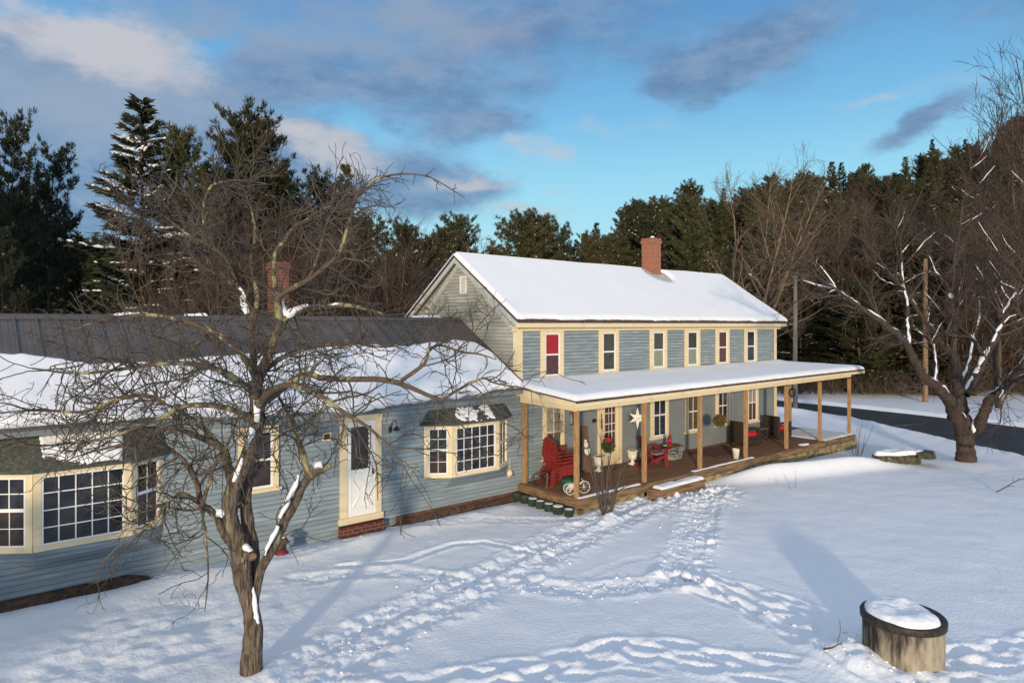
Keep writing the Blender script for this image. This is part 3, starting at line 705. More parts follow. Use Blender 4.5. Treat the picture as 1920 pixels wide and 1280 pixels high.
tx = [-17, -13, -11.31, -10.85, -10.5, -10.29, -9.52, -8.48, -7.5, -6.33, -5.27, -4.13, -2.94, -2.2, -1.3, -.75, -.55, -.47]
ty = [1.0, 1.25, 1.3, 1.23, 1.07, 1.02, .96, .96, 1.08, 1.12, 1.23, 1.29, 1.24, 1.37, 1.42, 1.34, .85, -.2]
ex = [-17, -11.4, -9.1, -7, -5.56, -4.26, -2.16, -.79, -.4]; ee = [.02, .02, .09, .2, .31, .25, .17, .06, .02]
def wtop(u): return float(np.interp(u, tx, ty)) + .10 * float(vn(u * 2.3, 2.0)) + .05 * float(vn(u * 7, 5.0))
def wbot(u): return -.5 - (float(np.interp(u, ex, ee)) + .07 * float(vn(u * 3.1, 6.0)) + .04 * float(vn(u * 9, 7.0)))
wc = 1 / math.sqrt(1 + WM * WM)
def Pw(u, v, h):
    if v >= -.5:
        return (u, v - h * WM * wc, wing_z(v) + .01 + h * wc)
    q = -.5 - v; a0 = math.atan2(WM, 1); th = a0 + (math.pi / 2 - a0) * min(1, q / .14)
    return (u, -.5 - .02 - h * math.sin(th), ze + .01 - max(0, q - .06) + h * math.cos(th))
us = np.concatenate([np.linspace(-16.9, -12.2, 40), np.linspace(-12.1, -.7, 230), np.linspace(-.68, -.40, 14)])
V, F = snow_grid(Pw, us, wbot, lambda u: max(wtop(u), wbot(u) + .1), 0.17, 46, .14, .34, .9)
snow_obj(V, F, WROOF)
for (xa, xb) in ((-9.3, -8.6), (-1.9, -.9), (-7.9, -7.4)):
    us = np.linspace(xa, xb, 24)
    V, F = snow_grid(lambda u, v, h: (u, v, WRZ + .035 + h - abs(v - WRY) * .25), us, lambda u: WRY - .07, lambda u: WRY + .09, .045, 8, .06, .6, 4)
    snow_obj(V, F, WROOF)
c2 = chimney(-5.52, 3.2, 0.40, 4.2, 6.15, WROOF, 'brick_dark')

# --- wing side door, storm door with scalloped shade
m = MB()
m.box(-5.37, -5.19, -.05, -.0, .24, 2.36); m.box(-4.50, -4.34, -.05, -.0, .24, 2.36); m.box(-5.39, -4.32, -.056, 0, 2.36, 2.50); m.box(-5.40, -4.31, -.09, 0, .10, .24)
D2 = hpart(m, 'door', M['cream'], bevel=.004, label='white storm door with crossbuck panel in the low wing')
m = MB(); m.box(-5.19, -4.50, -.030, -.0, .24, 2.36)
def frame(m, x0, x1, z0, z1, w, y0, y1):
    m.box(x0, x0 + w, y0, y1, z0, z1); m.box(x1 - w, x1, y0, y1, z0, z1); m.box(x0 + w, x1 - w, y0, y1, z0, z0 + w); m.box(x0 + w, x1 - w, y0, y1, z1 - w, z1)
frame(m, -5.12, -4.57, .36, 1.12, .03, -.04, -.03)
cx, cz = -4.845, .74
for sx in (-1, 1):
    for sz in (-1, 1): m.bar((cx + sx * .06, -.037, cz + sz * .07), (cx + sx * .22, -.037, cz + sz * .31), .016, .04, (0, 1, 0))
m.bar((-5.05, -.037, .44), (-4.64, -.037, .44), .016, .035, (0, 1, 0))
hpart(m, 'panel', M['white'], D2)
m = MB(); m.box(-5.10, -4.60, -.038, -.0301, 1.22, 2.24); hpart(m, 'pane', M['g_brown'], D2)
m = MB()
for k in range(9):                           # scalloped lace edge
    z = 1.24 + k * .11
    m.lathe([(.001, 0), (.055, .002), (.055, .004), (.001, .006)], 12, (0, 0, 0)); n = 4 * 12
    for i in range(len(m.v) - n, len(m.v)):
        px_, py_, pz_ = m.v[i]; m.v[i] = (-4.625 + px_, -.0385 - pz_, z + py_)
for k in range(6):
    x = -5.07 + k * .09
    m.lathe([(.001, 0), (.05, .002), (.05, .004), (.001, .006)], 12, (0, 0, 0)); n = 4 * 12
    for i in range(len(m.v) - n, len(m.v)):
        px_, py_, pz_ = m.v[i]; m.v[i] = (x + px_, -.0385 - pz_, 1.245 + py_)
hpart(m, 'curtain', M['white'], D2)
m = MB(); m.box(-4.58, -4.555, -.075, -.03, 1.14, 1.26); hpart(m, 'handle', M['iron'], D2)
m = MB(); m.box(-5.40, -4.30, -.17, -.02, -.35, .065); hpart(m, 'door_step', M['brick_step'])

# --- plain window of the wing behind the apple tree
window(-7.57, -6.75, 1.12, 2.36, 'g_dark', 'g_brown', 0.13, 0, y=-0.012, sill=True)

# --- bay windows
def bay(xa, xb, xc, xd, dep, z0, z1, ncol, nrow, skirt, mats, lab, roof_top):
    """xa..xd along the wall, xb..xc the front; skirt = where the tapered underside meets the wall"""
    pts = [(xa, 0.0), (xb, -dep), (xc, -dep), (xd, 0.0)]
    fr = MB(); panes = []; sa = MB()
    for i, (p, q) in enumerate(zip(pts[:-1], pts[1:])):
        p3 = np.array([p[0], p[1], 0.]); q3 = np.array([q[0], q[1], 0.]); t = q3 - p3; Ln = np.linalg.norm(t); t /= Ln
        n = np.array([t[1], -t[0], 0.])
        def slab(mb, a, b, za, zb, o0, o1):
            P = lambda s, o, z: tuple(p3 + t * s + n * o + np.array([0, 0, z]))
            mb.hexa([P(a, o1, za), P(b, o1, za), P(b, o0, za), P(a, o0, za), P(a, o1, zb), P(b, o1, zb), P(b, o0, zb), P(a, o0, zb)])
        w = 0.115
        slab(fr, 0.002, w, z0 + .09, z1 - .10, -.06, .012); slab(fr, Ln - w, Ln - .002, z0 + .09, z1 - .10, -.06, .012)
        slab(fr, 0, Ln, z1 - .10, z1, -.06, .014); slab(fr, 0, Ln, z0, z0 + .09, -.06, .022)
        a, b, lo, hi = w, Ln - w, z0 + .09, z1 - .10
        k = .028
        slab(sa, a, a + k, lo, hi, -.05, .002); slab(sa, b - k, b, lo, hi, -.05, .002); slab(sa, a + k, b - k, hi - k, hi, -.05, .002); slab(sa, a + k, b - k, lo, lo + k, -.05, .002)
        if i == 1:
            g = MB(); slab(g, a + k, b - k, lo + k, hi - k, -.05, -.02); panes.append((g, mats[1]))
            for c in range(1, ncol): s_ = a + (b - a) * c / ncol; slab(sa, s_ - .009, s_ + .009, lo + k, hi - k, -.02, -.008)
            for r in range(1, nrow): z_ = lo + (hi - lo) * r / nrow; slab(sa, a + k, b - k, z_ - .009, z_ + .009, -.02, -.006)
        else:
            mid = lo + (hi - lo) * .53
            slab(sa, a + k, b - k, mid - .028, mid + .028, -.05, .004)
            g = MB(); slab(g, a + k, b - k, mid, hi - k, -.05, -.02); panes.append((g, mats[0] if i == 0 else mats[2]))
            g = MB(); slab(g, a + k, b - k, lo + k, mid, -.05, -.026); panes.append((g, mats[3]))
            c = (a + b) / 2
            slab(sa, c - .008, c + .008, mid + .028, hi - k, -.02, -.008); slab(sa, c - .006, c + .006, lo + k, mid - .028, -.026, -.014)
            z_ = (mid + hi) / 2; slab(sa, a + k, b - k, z_ - .008, z_ + .008, -.02, -.006)
            z_ = (mid + lo) / 2; slab(sa, a + k, b - k, z_ - .006, z_ + .006, -.026, -.012)
    B = hpart(fr, 'bay_window', M['cream'], label=lab)
    hpart(sa, 'sash', M['white'], B)
    for g, mm_ in panes: hpart(g, 'pane', M[mm_], B)
    s = MB()
    top = [(x, y, z0 - .002) for x, y in pts]; bot = [(xa + .05, -.018, skirt), (xb + .06, -.03, skirt - .02), (xc - .06, -.03, skirt - .02), (xd - .05, -.018, skirt)]
    s.add(top + bot, [(0, 4, 5, 1), (1, 5, 6, 2), (2, 6, 7, 3), (0, 1, 2, 3), (4, 7, 6, 5)]); hpart(s, 'skirt', M['siding'], B)
    i_ = MB(); i_.box(xa + .2, xd - .2, -.0, .004, z0, z1)
    r = MB(); o = .10
    e = [(xa - .13, -.017), (xb - .06, -dep - o), (xc + .06, -dep - o), (xd + .13, -.017)]
    lo_ = [(x, y, z1 + .012) for x, y in e]; hi_ = [(xa + .12, -.017, roof_top), (xb + .18, -.07, roof_top), (xc - .18, -.07, roof_top), (xd - .12, -.017, roof_top)]
    und = [(x, y, z1 - .03) for x, y in e]
    r.add(lo_ + hi_ + und, [(0, 1, 5, 4), (1, 2, 6, 5), (2, 3, 7, 6), (4, 5, 6, 7), (0, 8, 9, 1), (1, 9, 10, 2), (2, 10, 11, 3), (8, 11, 10, 9)])
    hpart(r, 'bay_roof', M['shingle'], B)
    return B, dict(z1=z1, top=roof_top, xb=xb, xc=xc, dep=dep, o=o)
def bay_snow(B, g, seed, bias):
    # patchy melting snow: one sheet that dips under the shingles where it has melted through
    u0, u1 = g['xb'] - .02, g['xc'] + .02; nu, nv = int((u1 - u0) / .012), 44
    U, Vv = np.meshgrid(np.linspace(u0, u1, nu), np.linspace(.02, .98, nv), indexing='ij')
    q = 1.5 * fbm(U * 3.1 + seed, Vv * 2.2 + seed, 5) + .35 * fbm(U * 13, Vv * 7, 3) + bias(U, Vv) - 1.2 * sstep(.22, 0, np.minimum(U - u0, u1 - U))
    h = np.clip(.09 * q, -.02, .05); h = np.where(h > 0, .05 * np.sqrt(np.clip(h, 0, 1) / .05), h)
    y = (-g['dep'] - g['o']) + Vv * (g['dep'] + g['o'] - .07); z = g['z1'] + .012 + Vv * (g['top'] - g['z1'] - .012)
    V = np.stack([U, y - h * .5, z + h * .85], -1).reshape(-1, 3); ii = np.arange(nu * nv).reshape(nu, nv)
    F = np.stack([ii[:-1, :-1], ii[1:, :-1], ii[1:, 1:], ii[:-1, 1:]], -1).reshape(-1, 4)
    F = F[h.reshape(-1)[F].max(axis=1) > -.004]
    o = snow_obj(V, F, B); o['kind'] = 'stuff'
B1, g1 = bay(-3.16, -2.6, -1.15, -.52, .40, .82, 2.12, 5, 4, .52, ('g_navy', 'g_dark', 'g_wood', 'g_brown'), 'bay window between the side door and the porch', 2.46)
bay_snow(B1, g1, 3.0, lambda u, v: -.12 + .25 * sstep(-2.5, -1.6, u) - .5 * np.abs(v - .5))
B2, g2 = bay(-11.58, -10.97, -9.54, -8.93, .45, .82, 2.15, 5, 4, .42, ('g_dark', 'g_navy', 'g_brown', 'g_brown'), 'large bay window at the far left of the wing', 2.72)
bay_snow(B2, g2, 8.0, lambda u, v: .06 + .40 * sstep(-10.9, -10.1, u) + .25 * sstep(.6, .95, v) - .3 * np.abs(v - .45))

# --- soil strip melted free along the wall
m = MB()
def strip(x0, x1, y0, z, n):
    V = []; F = []
    for i in range(n + 1):
        x = x0 + (x1 - x0) * i / n
        zz = z; z = zz - .16 * (1 - float(sstep(0, .7, min(x - x0, x1 - x)))) if x1 < -1 or x - x0 < .7 else zz
        V += [(x, .0, z + .06), (x, -.12 + .05 * float(vn(x * 3, 1)), z + .05 + .05 * float(vn(x * 6, 2))), (x, y0 + .10 * float(vn(x * 2, 4)), z - .06)]; z = zz
    for i in range(n):
        for j in range(2): F.append((i * 3 + j, (i + 1) * 3 + j, (i + 1) * 3 + j + 1, i * 3 + j + 1)[::-1])
    return V, F
for a in ((-13.0, -8.9, -.30, -.07, 60), (-4.2, -.2, -.22, -.07, 60)): m.add(*strip(*a))
tag(m.build('bare_soil', M['soil'], None, True), kind='structure')
# ================================================================== GROUND
ROAD_FAR = [(37.5, 60), (31.5, 24), (28.9, 8), (28.6, 3.9), (28.1, -.6), (27.4, -3.8), (26.6, -6.5), (25.2, -10.5), (22.5, -17), (10, -36), (-6, -56)]
ROAD_NEAR = [(33.0, 61), (28.0, 25), (25.9, 9), (24.9, 3.5), (22.9, -.6), (20.4, -4.2), (18.7, -6.4), (16.2, -9.8), (12.6, -14.6), (1, -29), (-16, -47)]
def seg_dist(x, y, pts):
    d = np.full(np.shape(x), 1e9); side = np.zeros(np.shape(x))
    for (ax, ay), (bx, by) in zip(pts[:-1], pts[1:]):
        ex, ey = bx - ax, by - ay; L2 = ex * ex + ey * ey
        t = np.clip(((x - ax) * ex + (y - ay) * ey) / L2, 0, 1)
        dd = np.hypot(x - ax - t * ex, y - ay - t * ey)
        sgn = (x - ax) * ey - (y - ay) * ex
        side = np.where(dd < d, sgn, side); d = np.minimum(d, dd)
    return d, side
def gpx(pts): return [tuple(on_ground(u, v)[:2]) for u, v in pts]
TR = [  # polyline, half width, depth, roughness
    (gpx([(560, 1310), (620, 1240), (700, 1188), (800, 1140), (900, 1100), (1000, 1045), (1090, 1000), (1180, 962), (1250, 935), (1300, 912)]), .52, .07, .13),
    (gpx([(1335, 915), (1312, 975), (1292, 1035), (1280, 1085)]), .40, .06, .12),
    (gpx([(1285, 1088), (1200, 1098), (1100, 1108), (1000, 1095)]), .30, .06, .10),
    (gpx([(1230, 925), (1290, 915), (1330, 920)]), .75, .05, .13),
    (gpx([(300, 1078), (420, 1062), (560, 1040), (660, 1010), (760, 985), (900, 972), (1000, 974), (1100, 974), (1200, 962)]), .24, .03, .05),
    (gpx([(560, 1085), (650, 1075), (740, 1070), (830, 1080), (900, 1100)]), .26, .05, .06),
    (gpx([(640, 1060), (760, 1050), (800, 1035), (850, 1018), (905, 1014), (960, 1028), (1030, 1040)]), .13, .06, .02),
    (gpx([(930, 1012), (1010, 1030), (1090, 1020)]), .12, .05, .02),
    (gpx([(1100, 1078), (1180, 1050), (1260, 1040), (1330, 1062)]), .12, .05, .02),
    (gpx([(680, 1290), (850, 1266), (1000, 1246), (1100, 1226), (1165, 1216), (1230, 1224)]), .17, .055, .04),
    (gpx([(880, 1295), (1000, 1272), (1150, 1252), (1250, 1246), (1350, 1262), (1450, 1272)]), .18, .055, .04),
    (gpx([(1120, 1212), (1190, 1204), (1270, 1222), (1370, 1240), (1480, 1246)]), .15, .045, .03),
    (gpx([(1285, 1078), (1350, 1086), (1420, 1104), (1480, 1126), (1540, 1146), (1600, 1172)]), .15, .06, .04),
    (gpx([(1290, 1092), (1350, 1122), (1420, 1150), (1480, 1186), (1560, 1232), (1600, 1262)]), .18, .07, .05),
    (gpx([(1350, 1100), (1420, 1136), (1500, 1158), (1570, 1196), (1620, 1240)]), .16, .07, .05),
    (gpx([(1770, 1232), (1850, 1212), (1940, 1200), (2050, 1190)]), .17, .07, .05),
    (gpx([(1775, 1268), (1860, 1248), (1940, 1240), (2050, 1235)]), .2, .08, .06),
    (gpx([(1560, 1190), (1640, 1230), (1700, 1280), (1760, 1300)]), .3, .05, .12),
]
SK = [(700, 520), (900, 500), (1040, 470), (1090, 462), (1120, 446), (1165, 428), (1210, 378), (1270, 360), (1330, 362), (1400, 338), (1460, 328), (1500, 318), (1570, 314), (1610, 308), (1660, 298), (1710, 288), (1750, 270), (1800, 270), (1850, 240), (1920, 205), (2050, 165), (2400, 140)]
skx = [a for a, _ in SK]; sky_ = [b for _, b in SK]
FOOT = []
_fr = np.random.RandomState(3)
for P, w, dep, rg in TR[9:17]:
    P = np.array(P); s = np.r_[0, np.cumsum(np.hypot(*np.diff(P, axis=0).T))]; t = 0.; k = 0
    while t < s[-1]:
        x = np.interp(t, s, P[:, 0]); y = np.interp(t, s, P[:, 1]); x2 = np.interp(t + .1, s, P[:, 0]); y2 = np.interp(t + .1, s, P[:, 1])
        a = math.atan2(y2 - y, x2 - x) + _fr.normal(0, .12); o = (.11 if k % 2 else -.11) + _fr.normal(0, .05)
        FOOT.append((x - math.sin(a) * o, y + math.cos(a) * o, a, _fr.uniform(.20, .36), _fr.uniform(.085, .13), _fr.uniform(.028, .06))); t += _fr.uniform(.30, .46); k += 1
def hill_h(d, l):
    u = 960 + FPX * l / np.maximum(d, 1)
    crest = np.maximum(150 * (HOR - np.interp(u, skx, sky_)) / FPX - 8.5, 1.0)
    return crest * sstep(46, 152, d) ** 1.15
def ground_h(x, y):
    if np.ndim(x) == 0: return ground_h(np.array([float(x)]), np.array([float(y)]))[0]
    x = np.asarray(x, float); y = np.asarray(y, float)
    h = -0.10 - 0.012 * np.clip(x, 0, 14) - .012 * np.clip(x - 14, 0, 12)
    near = sstep(30, 8, np.hypot(x + 3, y + 5))
    h = h + .10 * fbm(x * .22, y * .22, 3) + .045 * fbm(x * .9 + 40, y * .9, 3) * near + .016 * fbm(x * 3.1, y * 3.1 + 9, 3) * near
    tot = np.zeros_like(h)
    for P, w, dep, rg in TR:
        d, _ = seg_dist(x, y, P)
        d = d + .35 * w * fbm(x * 1.7 + w * 90, y * 1.7, 3)
        core = sstep(w * 1.15, w * .55, d); berm = np.exp(-((d - w * 1.25) / (w * .32)) ** 2)
        lump = .45 * fbm(x * 4.6 + 11, y * 4.6, 3) + 1.25 * np.maximum(fbm(x * 8.3, y * 8.3 + 4, 3), -.05) + .35 * fbm(x * 16, y * 16, 2)
        if w < .21 and dep >= .045 and rg <= .065 and w != .13: dep = dep * .25
        h = h - (.75 if w < .21 else .32) * dep * core + dep * .4 * berm * (.7 + 1.6 * fbm(x * 2.3, y * 2.3, 2))
        edge = sstep(w * 1.9, w * .7, d)
        h = h + rg * .85 * lump * edge
        tot = np.maximum(tot, edge)
    for fx, fy, fa, fl, fw, fd in FOOT:
        q = (np.abs(x - fx) < 1.1) & (np.abs(y - fy) < 1.1)
        if not q.any(): continue
        dx, dy = x[q] - fx, y[q] - fy; u_ = (dx * math.cos(fa) + dy * math.sin(fa)) / fl; v_ = (-dx * math.sin(fa) + dy * math.cos(fa)) / fw
        rr = np.sqrt(u_ * u_ + v_ * v_) + .25 * fbm(x[q] * 5 + fx, y[q] * 5, 2)
        h[q] += -fd * np.exp(-rr ** 4) + .35 * fd * np.exp(-((rr - 1.45) / .38) ** 2)
    # two wheel-like lanes left by boots in the main path, a raised seam between them
    d, _ = seg_dist(x, y, TR[0][0]); h = h + .05 * np.exp(-(d / .13) ** 2)
    # trodden corner by the apple tree and below the bay
    blob = np.exp(-(((x + 9.9) / 2.6) ** 2 + ((y + 3.0) / 1.7) ** 2))
    h = h + blob * (.13 * fbm(x * 1.9, y * 1.9, 3) + .07 * fbm(x * 5, y * 5, 3))
    blob = np.exp(-(((x + 6.0) / 3.0) ** 2 + ((y + 2.2) / 1.0) ** 2)); h = h + blob * .05 * fbm(x * 2.2, y * 3.5, 3)
    # snow shed from the roofs piles against nothing: a low soft bank in front of the eaves
    h = h + .07 * np.exp(-((y + .75) / .35) ** 2) * sstep(-.3, -1.2, x) * (1 + 1.2 * fbm(x * 1.2, 3, 3))
    h = h - .05 * np.exp(-((y + .1) / .25) ** 2) * sstep(-.2, -.5, x)
    # foot of trees, bush, well
    for cx, cy, r, a in ((-8.96, -4.85, .45, .10), (.0, -3.1, .35, .12), (15.06, -6.13, .9, .12), (-1.75, -10.2, .85, .06)):
        h = h + a * np.exp(-(((x - cx) ** 2 + (y - cy) ** 2) / r ** 2))
    # snow blown up against the west side of the well
    h = h + .20 * np.exp(-(((x + 2.45) / .42) ** 2 + ((y + 9.75) / .5) ** 2)) * (1 + .8 * fbm(x * 4, y * 4, 3))
    # terrace held by the low wall beyond the porch steps
    d, s = seg_dist(x, y, [(5.4, -2.4), (11.2, -4.1), (13.7, -5.1)])
    h = h + .42 * np.exp(-(d / .36) ** 2) * sstep(4.5, 8.0, x) * sstep(14.2, 13.5, x) * (1 - .97 * sstep(10.8, 13.7, x))
    h = h + .05 * sstep(0, 1.2, np.where(s < 0, d, -d)) * sstep(4.5, 9, x) * sstep(15.5, 13, x) * sstep(-7, -5.2, y) * sstep(4, -1, y)
    # dappled rough snow under the maple
    h = h + .05 * fbm(x * 1.6, y * 1.6, 4) * np.exp(-(((x - 13) / 5) ** 2 + ((y + 8.5) / 3.2) ** 2))
    # road cut and ploughed banks
    dn, sn_ = seg_dist(x, y, ROAD_NEAR); df, sf = seg_dist(x, y, ROAD_FAR)
    inside = (sn_ < 0) & (sf > 0)
    rd = np.where(inside, np.minimum(dn, df), 0)
    outd = np.where(inside, 0, np.minimum(dn, df))
    bank = .22 * np.exp(-((outd - .8) / .6) ** 2) * (~inside) * (1 + .8 * fbm(x * .8, y * .8, 3)) * (x > 5)
    h = h + bank
    h = np.where(inside, np.minimum(h, -.42), np.where(outd < 6, h * sstep(-.2, .7, outd) + -.40 * (1 - sstep(-.2, .7, outd)), h))
    D = (x - CAM[0]) * FW[0] + (y - CAM[1]) * FW[1]; Lt = (x - CAM[0]) * RT[0] + (y - CAM[1]) * RT[1]
    h = h + .5 * sstep(43, 56, D)
    # inside the house and under the deck the sheet stays low
    dk = (x > -.0) & (x < 15.2) & (y > -2.15) & (y < 5.2); h = np.where(dk, np.minimum(h, -.2), h)
    hs = (x > -17) & (x < -.1) & (y > .03) & (y < 5.2); h = np.where(hs, np.minimum(h, -.2), h)
    return h
def axis(fine0, fine1, step, lo, hi, g=1.16, mx=24):
    a = list(np.arange(fine0, fine1 + 1e-6, step)); s = step
    while a[-1] < hi: s = min(s * g, mx); a.append(a[-1] + s)
    b = []; s = step; p = fine0
    while p > lo: s = min(s * g, mx); p -= s; b.append(p)
    return np.array(b[::-1] + a)
gx = np.concatenate([axis(-12.6, 5.4, .045, -600, 5.4), np.arange(5.5, 16, .10), axis(16.2, 30, .22, 16.0, 900)[0:]])
gx = np.unique(np.round(gx, 4)); gx = gx[np.insert(np.diff(gx) > .02, 0, True)]
gy_ = axis(-11.8, .1, .045, -500, 900)
X, Y = np.meshgrid(gx, gy_, indexing='ij')
Z = ground_h(X, Y)
n0, n1 = X.shape
idx = np.arange(n0 * n1).reshape(n0, n1)
F = np.stack([idx[:-1, :-1], idx[1:, :-1], idx[1:, 1:], idx[:-1, 1:]], -1).reshape(-1, 4)
g = link('snowy_ground', new_mesh('snowy_ground', np.stack([X, Y, Z], -1).reshape(-1, 3), F, M['snow'], True))
tag(g, kind='structure')
# road
m = MB()
def resamp(P, n):
    P = np.array(P, float); s = np.r_[0, np.cumsum(np.hypot(*np.diff(P, axis=0).T))]; t = np.linspace(0, s[-1], n)
    return np.stack([np.interp(t, s, P[:, 0]), np.interp(t, s, P[:, 1])], 1)
a = resamp(ROAD_FAR, 80); b = resamp(ROAD_NEAR, 80); V = []; Fl = []
for i in range(80):
    for t in (0, .25, .5, .75, 1): V.append((*(a[i] * (1 - t) + b[i] * t), -.33 + .05 * math.sin(math.pi * t)))
for i in range(79):
    for j in range(4): Fl.append((i * 5 + j, i * 5 + j + 1, (i + 1) * 5 + j + 1, (i + 1) * 5 + j))
m.add(V, Fl); tag(m.build('road', M['asphalt'], None, True), kind='structure')
# hill behind the road
hd = np.concatenate([np.linspace(52, 120, 40), np.linspace(125, 420, 30)]); hl = np.linspace(-200, 420, 120)
Dg, Lg = np.meshgrid(hd, hl, indexing='ij')
Hz = hill_h(Dg, Lg) - .6 + .9 * fbm(Dg * .08, Lg * .08, 3) * sstep(52, 64, Dg)
Pg = CAM[None, None, :] + Dg[..., None] * FW + Lg[..., None] * RT; Pg[..., 2] = Hz
ii = np.arange(Dg.size).reshape(Dg.shape)
F = np.stack([ii[:-1, :-1], ii[1:, :-1], ii[1:, 1:], ii[:-1, 1:]], -1).reshape(-1, 4)
tag(link('hill', new_mesh('hill', Pg.reshape(-1, 3), F, M['floor'], True)), kind='structure')

# ================================================================== TREES
def unit(v): return v / (np.linalg.norm(v) + 1e-9)
def perp_dir(t, ang, az_):
    r = np.array([1., 0, 0]) if abs(t[2]) > .8 else np.array([0, 0, 1.])
    n = unit(np.cross(t, r)); b = np.cross(t, n)
    return unit(t * math.cos(ang) + (n * math.cos(az_) + b * math.sin(az_)) * math.sin(ang))
def branch(rng, p, d, L, n, wig, trop, r0, r1):
    P = [np.array(p, float)]; d = unit(np.array(d, float)); st = L / (n - 1)
    for k in range(n - 1):
        d = unit(d + rng.normal(0, wig, 3) + np.array([0, 0, trop])); P.append(P[-1] + d * st)
    return np.array(P), np.linspace(r0, r1, n)
def along(P, t):
    s = t * (len(P) - 1); i = min(int(s), len(P) - 2); f = s - i
    return P[i] * (1 - f) + P[i + 1] * f, unit(P[i + 1] - P[i]), i, f
def kids(rng, parents, per_m, t0, Lf, n, wig, trop, r_child, r_tip, ang=(.6, 1.2), rmax=.62, bias=None, lmin=.0):
    res = []
    for P, R in parents:
        ln = np.linalg.norm(np.diff(P, axis=0), axis=1).sum(); m_ = rng.poisson(per_m * ln * (1 - t0))
        for _ in range(m_):
            t = t0 + (1 - t0) * rng.rand(); p, tg, i, f = along(P, t); r = R[i] * (1 - f) + R[i + 1] * f
            d = perp_dir(tg, rng.uniform(*ang), rng.uniform(0, 2 * math.pi))
            if bias is not None: d = unit(d + np.array(bias))
            L = max(lmin, Lf * rng.uniform(.45, 1.2) * (1 - .35 * t))
            rc = min(r * rmax, r_child * rng.uniform(.7, 1.2))
            res.append(branch(rng, p, d, L, n, wig, trop, rc, min(rc, r_tip)))
    return res
def smooth_line(P, R, k=5, rng=None, jit=0.0):
    P = np.array(P, float); R = np.array(R, float); n = len(P)
    t = np.linspace(0, n - 1, (n - 1) * k + 1); o = []; rr = np.interp(t, np.arange(n), R)
    for x in t:
        i = min(int(x), n - 2); f = x - i
        p0, p1, p2, p3 = P[max(i - 1, 0)], P[i], P[i + 1], P[min(i + 2, n - 1)]
        o.append(.5 * ((2 * p1) + (-p0 + p2) * f + (2 * p0 - 5 * p1 + 4 * p2 - p3) * f * f + (-p0 + 3 * p1 - 3 * p2 + p3) * f ** 3))
    o = np.array(o)
    if rng is not None and jit: o[1:-1] += rng.normal(0, 1, (len(o) - 2, 3)) * jit * np.minimum(rr[1:-1, None] * 4, 1)
    return o, rr
def gnarl(V, amp, sc, seed):
    """push the bark surface about so that limbs are not turned on a lathe"""
    a = fbm(V[:, 0] * sc + seed, V[:, 2] * sc * .7 + V[:, 1] * sc, 3); b = fbm(V[:, 1] * sc + 31, V[:, 2] * sc * .7 + seed, 3); c = fbm(V[:, 0] * sc + 63, V[:, 1] * sc + seed, 3)
    return V + np.stack([a, b, c * .5], 1) * amp
def snow_on(rng, limbs, frac, rmin, lift=.75, wid=.9, hmin=.0, zmax=.85, run=(3, 9)):
    """pads of snow lying along the upper side of limbs"""
    items = []
    for P, R in limbs:
        i = 0
        while i < len(P) - 4:
            if rng.rand() < frac:
                k = rng.randint(*run); j = min(len(P) - 1, i + k)
                Q = P[i:j + 1].copy(); r = R[i:j + 1]
                t = unit(Q[-1] - Q[0])
                if len(Q) > 2 and r.mean() > rmin and abs(t[2]) < zmax:
                    up = unit(np.array([0, 0, 1.]) - t * t[2])
                    w = np.sin(np.linspace(.15, math.pi - .15, len(Q))) ** .6
                    items.append((Q + up[None, :] * (r * lift)[:, None] + np.array([0, 0, hmin]), r * wid * w * rng.uniform(.8, 1.15) + 0.004))
                i = j
            else: i += 2
    byn = {}
    return items

# ---------------- the old apple tree in front
rng = np.random.RandomState(11)
AD = 8.96
def px_limb(pts, k=5, jit=.012, dsc=1.0):
    """pts: (u, v, width_px, depth offset)"""
    P = [at_depth(u, v, AD + o) for u, v, w, o in pts]; R = [w / FPX * (AD + o) / 2 * dsc for u, v, w, o in pts]
    return smooth_line(P, R, k, rng, jit)
A_L = {}
A_L['trunk'] = px_limb([(470, 1295, 52, 0), (471, 1264, 45, 0), (472, 1225, 40, 0), (475, 1185, 36, .02), (471, 1145, 31, .02), (461, 1108, 32, 0), (454, 1075, 36, 0), (453, 1045, 40, 0), (444, 1010, 40, 0)], 6, .004)
A_L['lead'] = px_limb([(446, 1015, 42, 0), (432, 980, 37, -.03), (430, 945, 34, -.05), (441, 905, 33, -.05), (458, 868, 31, -.05), (472, 831, 29, -.03), (481, 800, 28, 0), (481, 755, 27, 0), (482, 715, 26, .02), (490, 695, 23, .03), (503, 666, 19, .05), (517, 632, 17, .05), (525, 600, 16, .05)], 5, .006)
A_L['second'] = px_limb([(468, 1118, 20, .1), (477, 1085, 18, .16), (478, 1050, 20, .2), (474, 1025, 24, .2), (465, 985, 27, .2), (460, 945, 26, .2), (463, 910, 26, .2), (468, 870, 22, .25), (476, 820, 18, .3), (478, 760, 15, .3), (480, 710, 15, .32), (474, 663, 15, .35), (470, 620, 15, .4), (476, 595, 14, .42), (461, 568, 13, .45), (448, 545, 13, .5), (428, 524, 11, .55), (402, 511, 10, .6), (380, 501, 9, .7), (362, 479, 8, .8), (348, 440, 6, .9), (338, 408, 5, 1.0), (330, 380, 3, 1.1)], 5, .008)
A_L['fork_right'] = px_limb([(524, 606, 13, .05), (532, 597, 13, .1), (551, 588, 13, .18), (579, 576, 10, .3), (612, 575, 9, .45), (651, 572, 8, .6), (692, 580, 6, .8), (725, 590, 4, .9), (760, 588, 2.5, 1)], 5, .01)
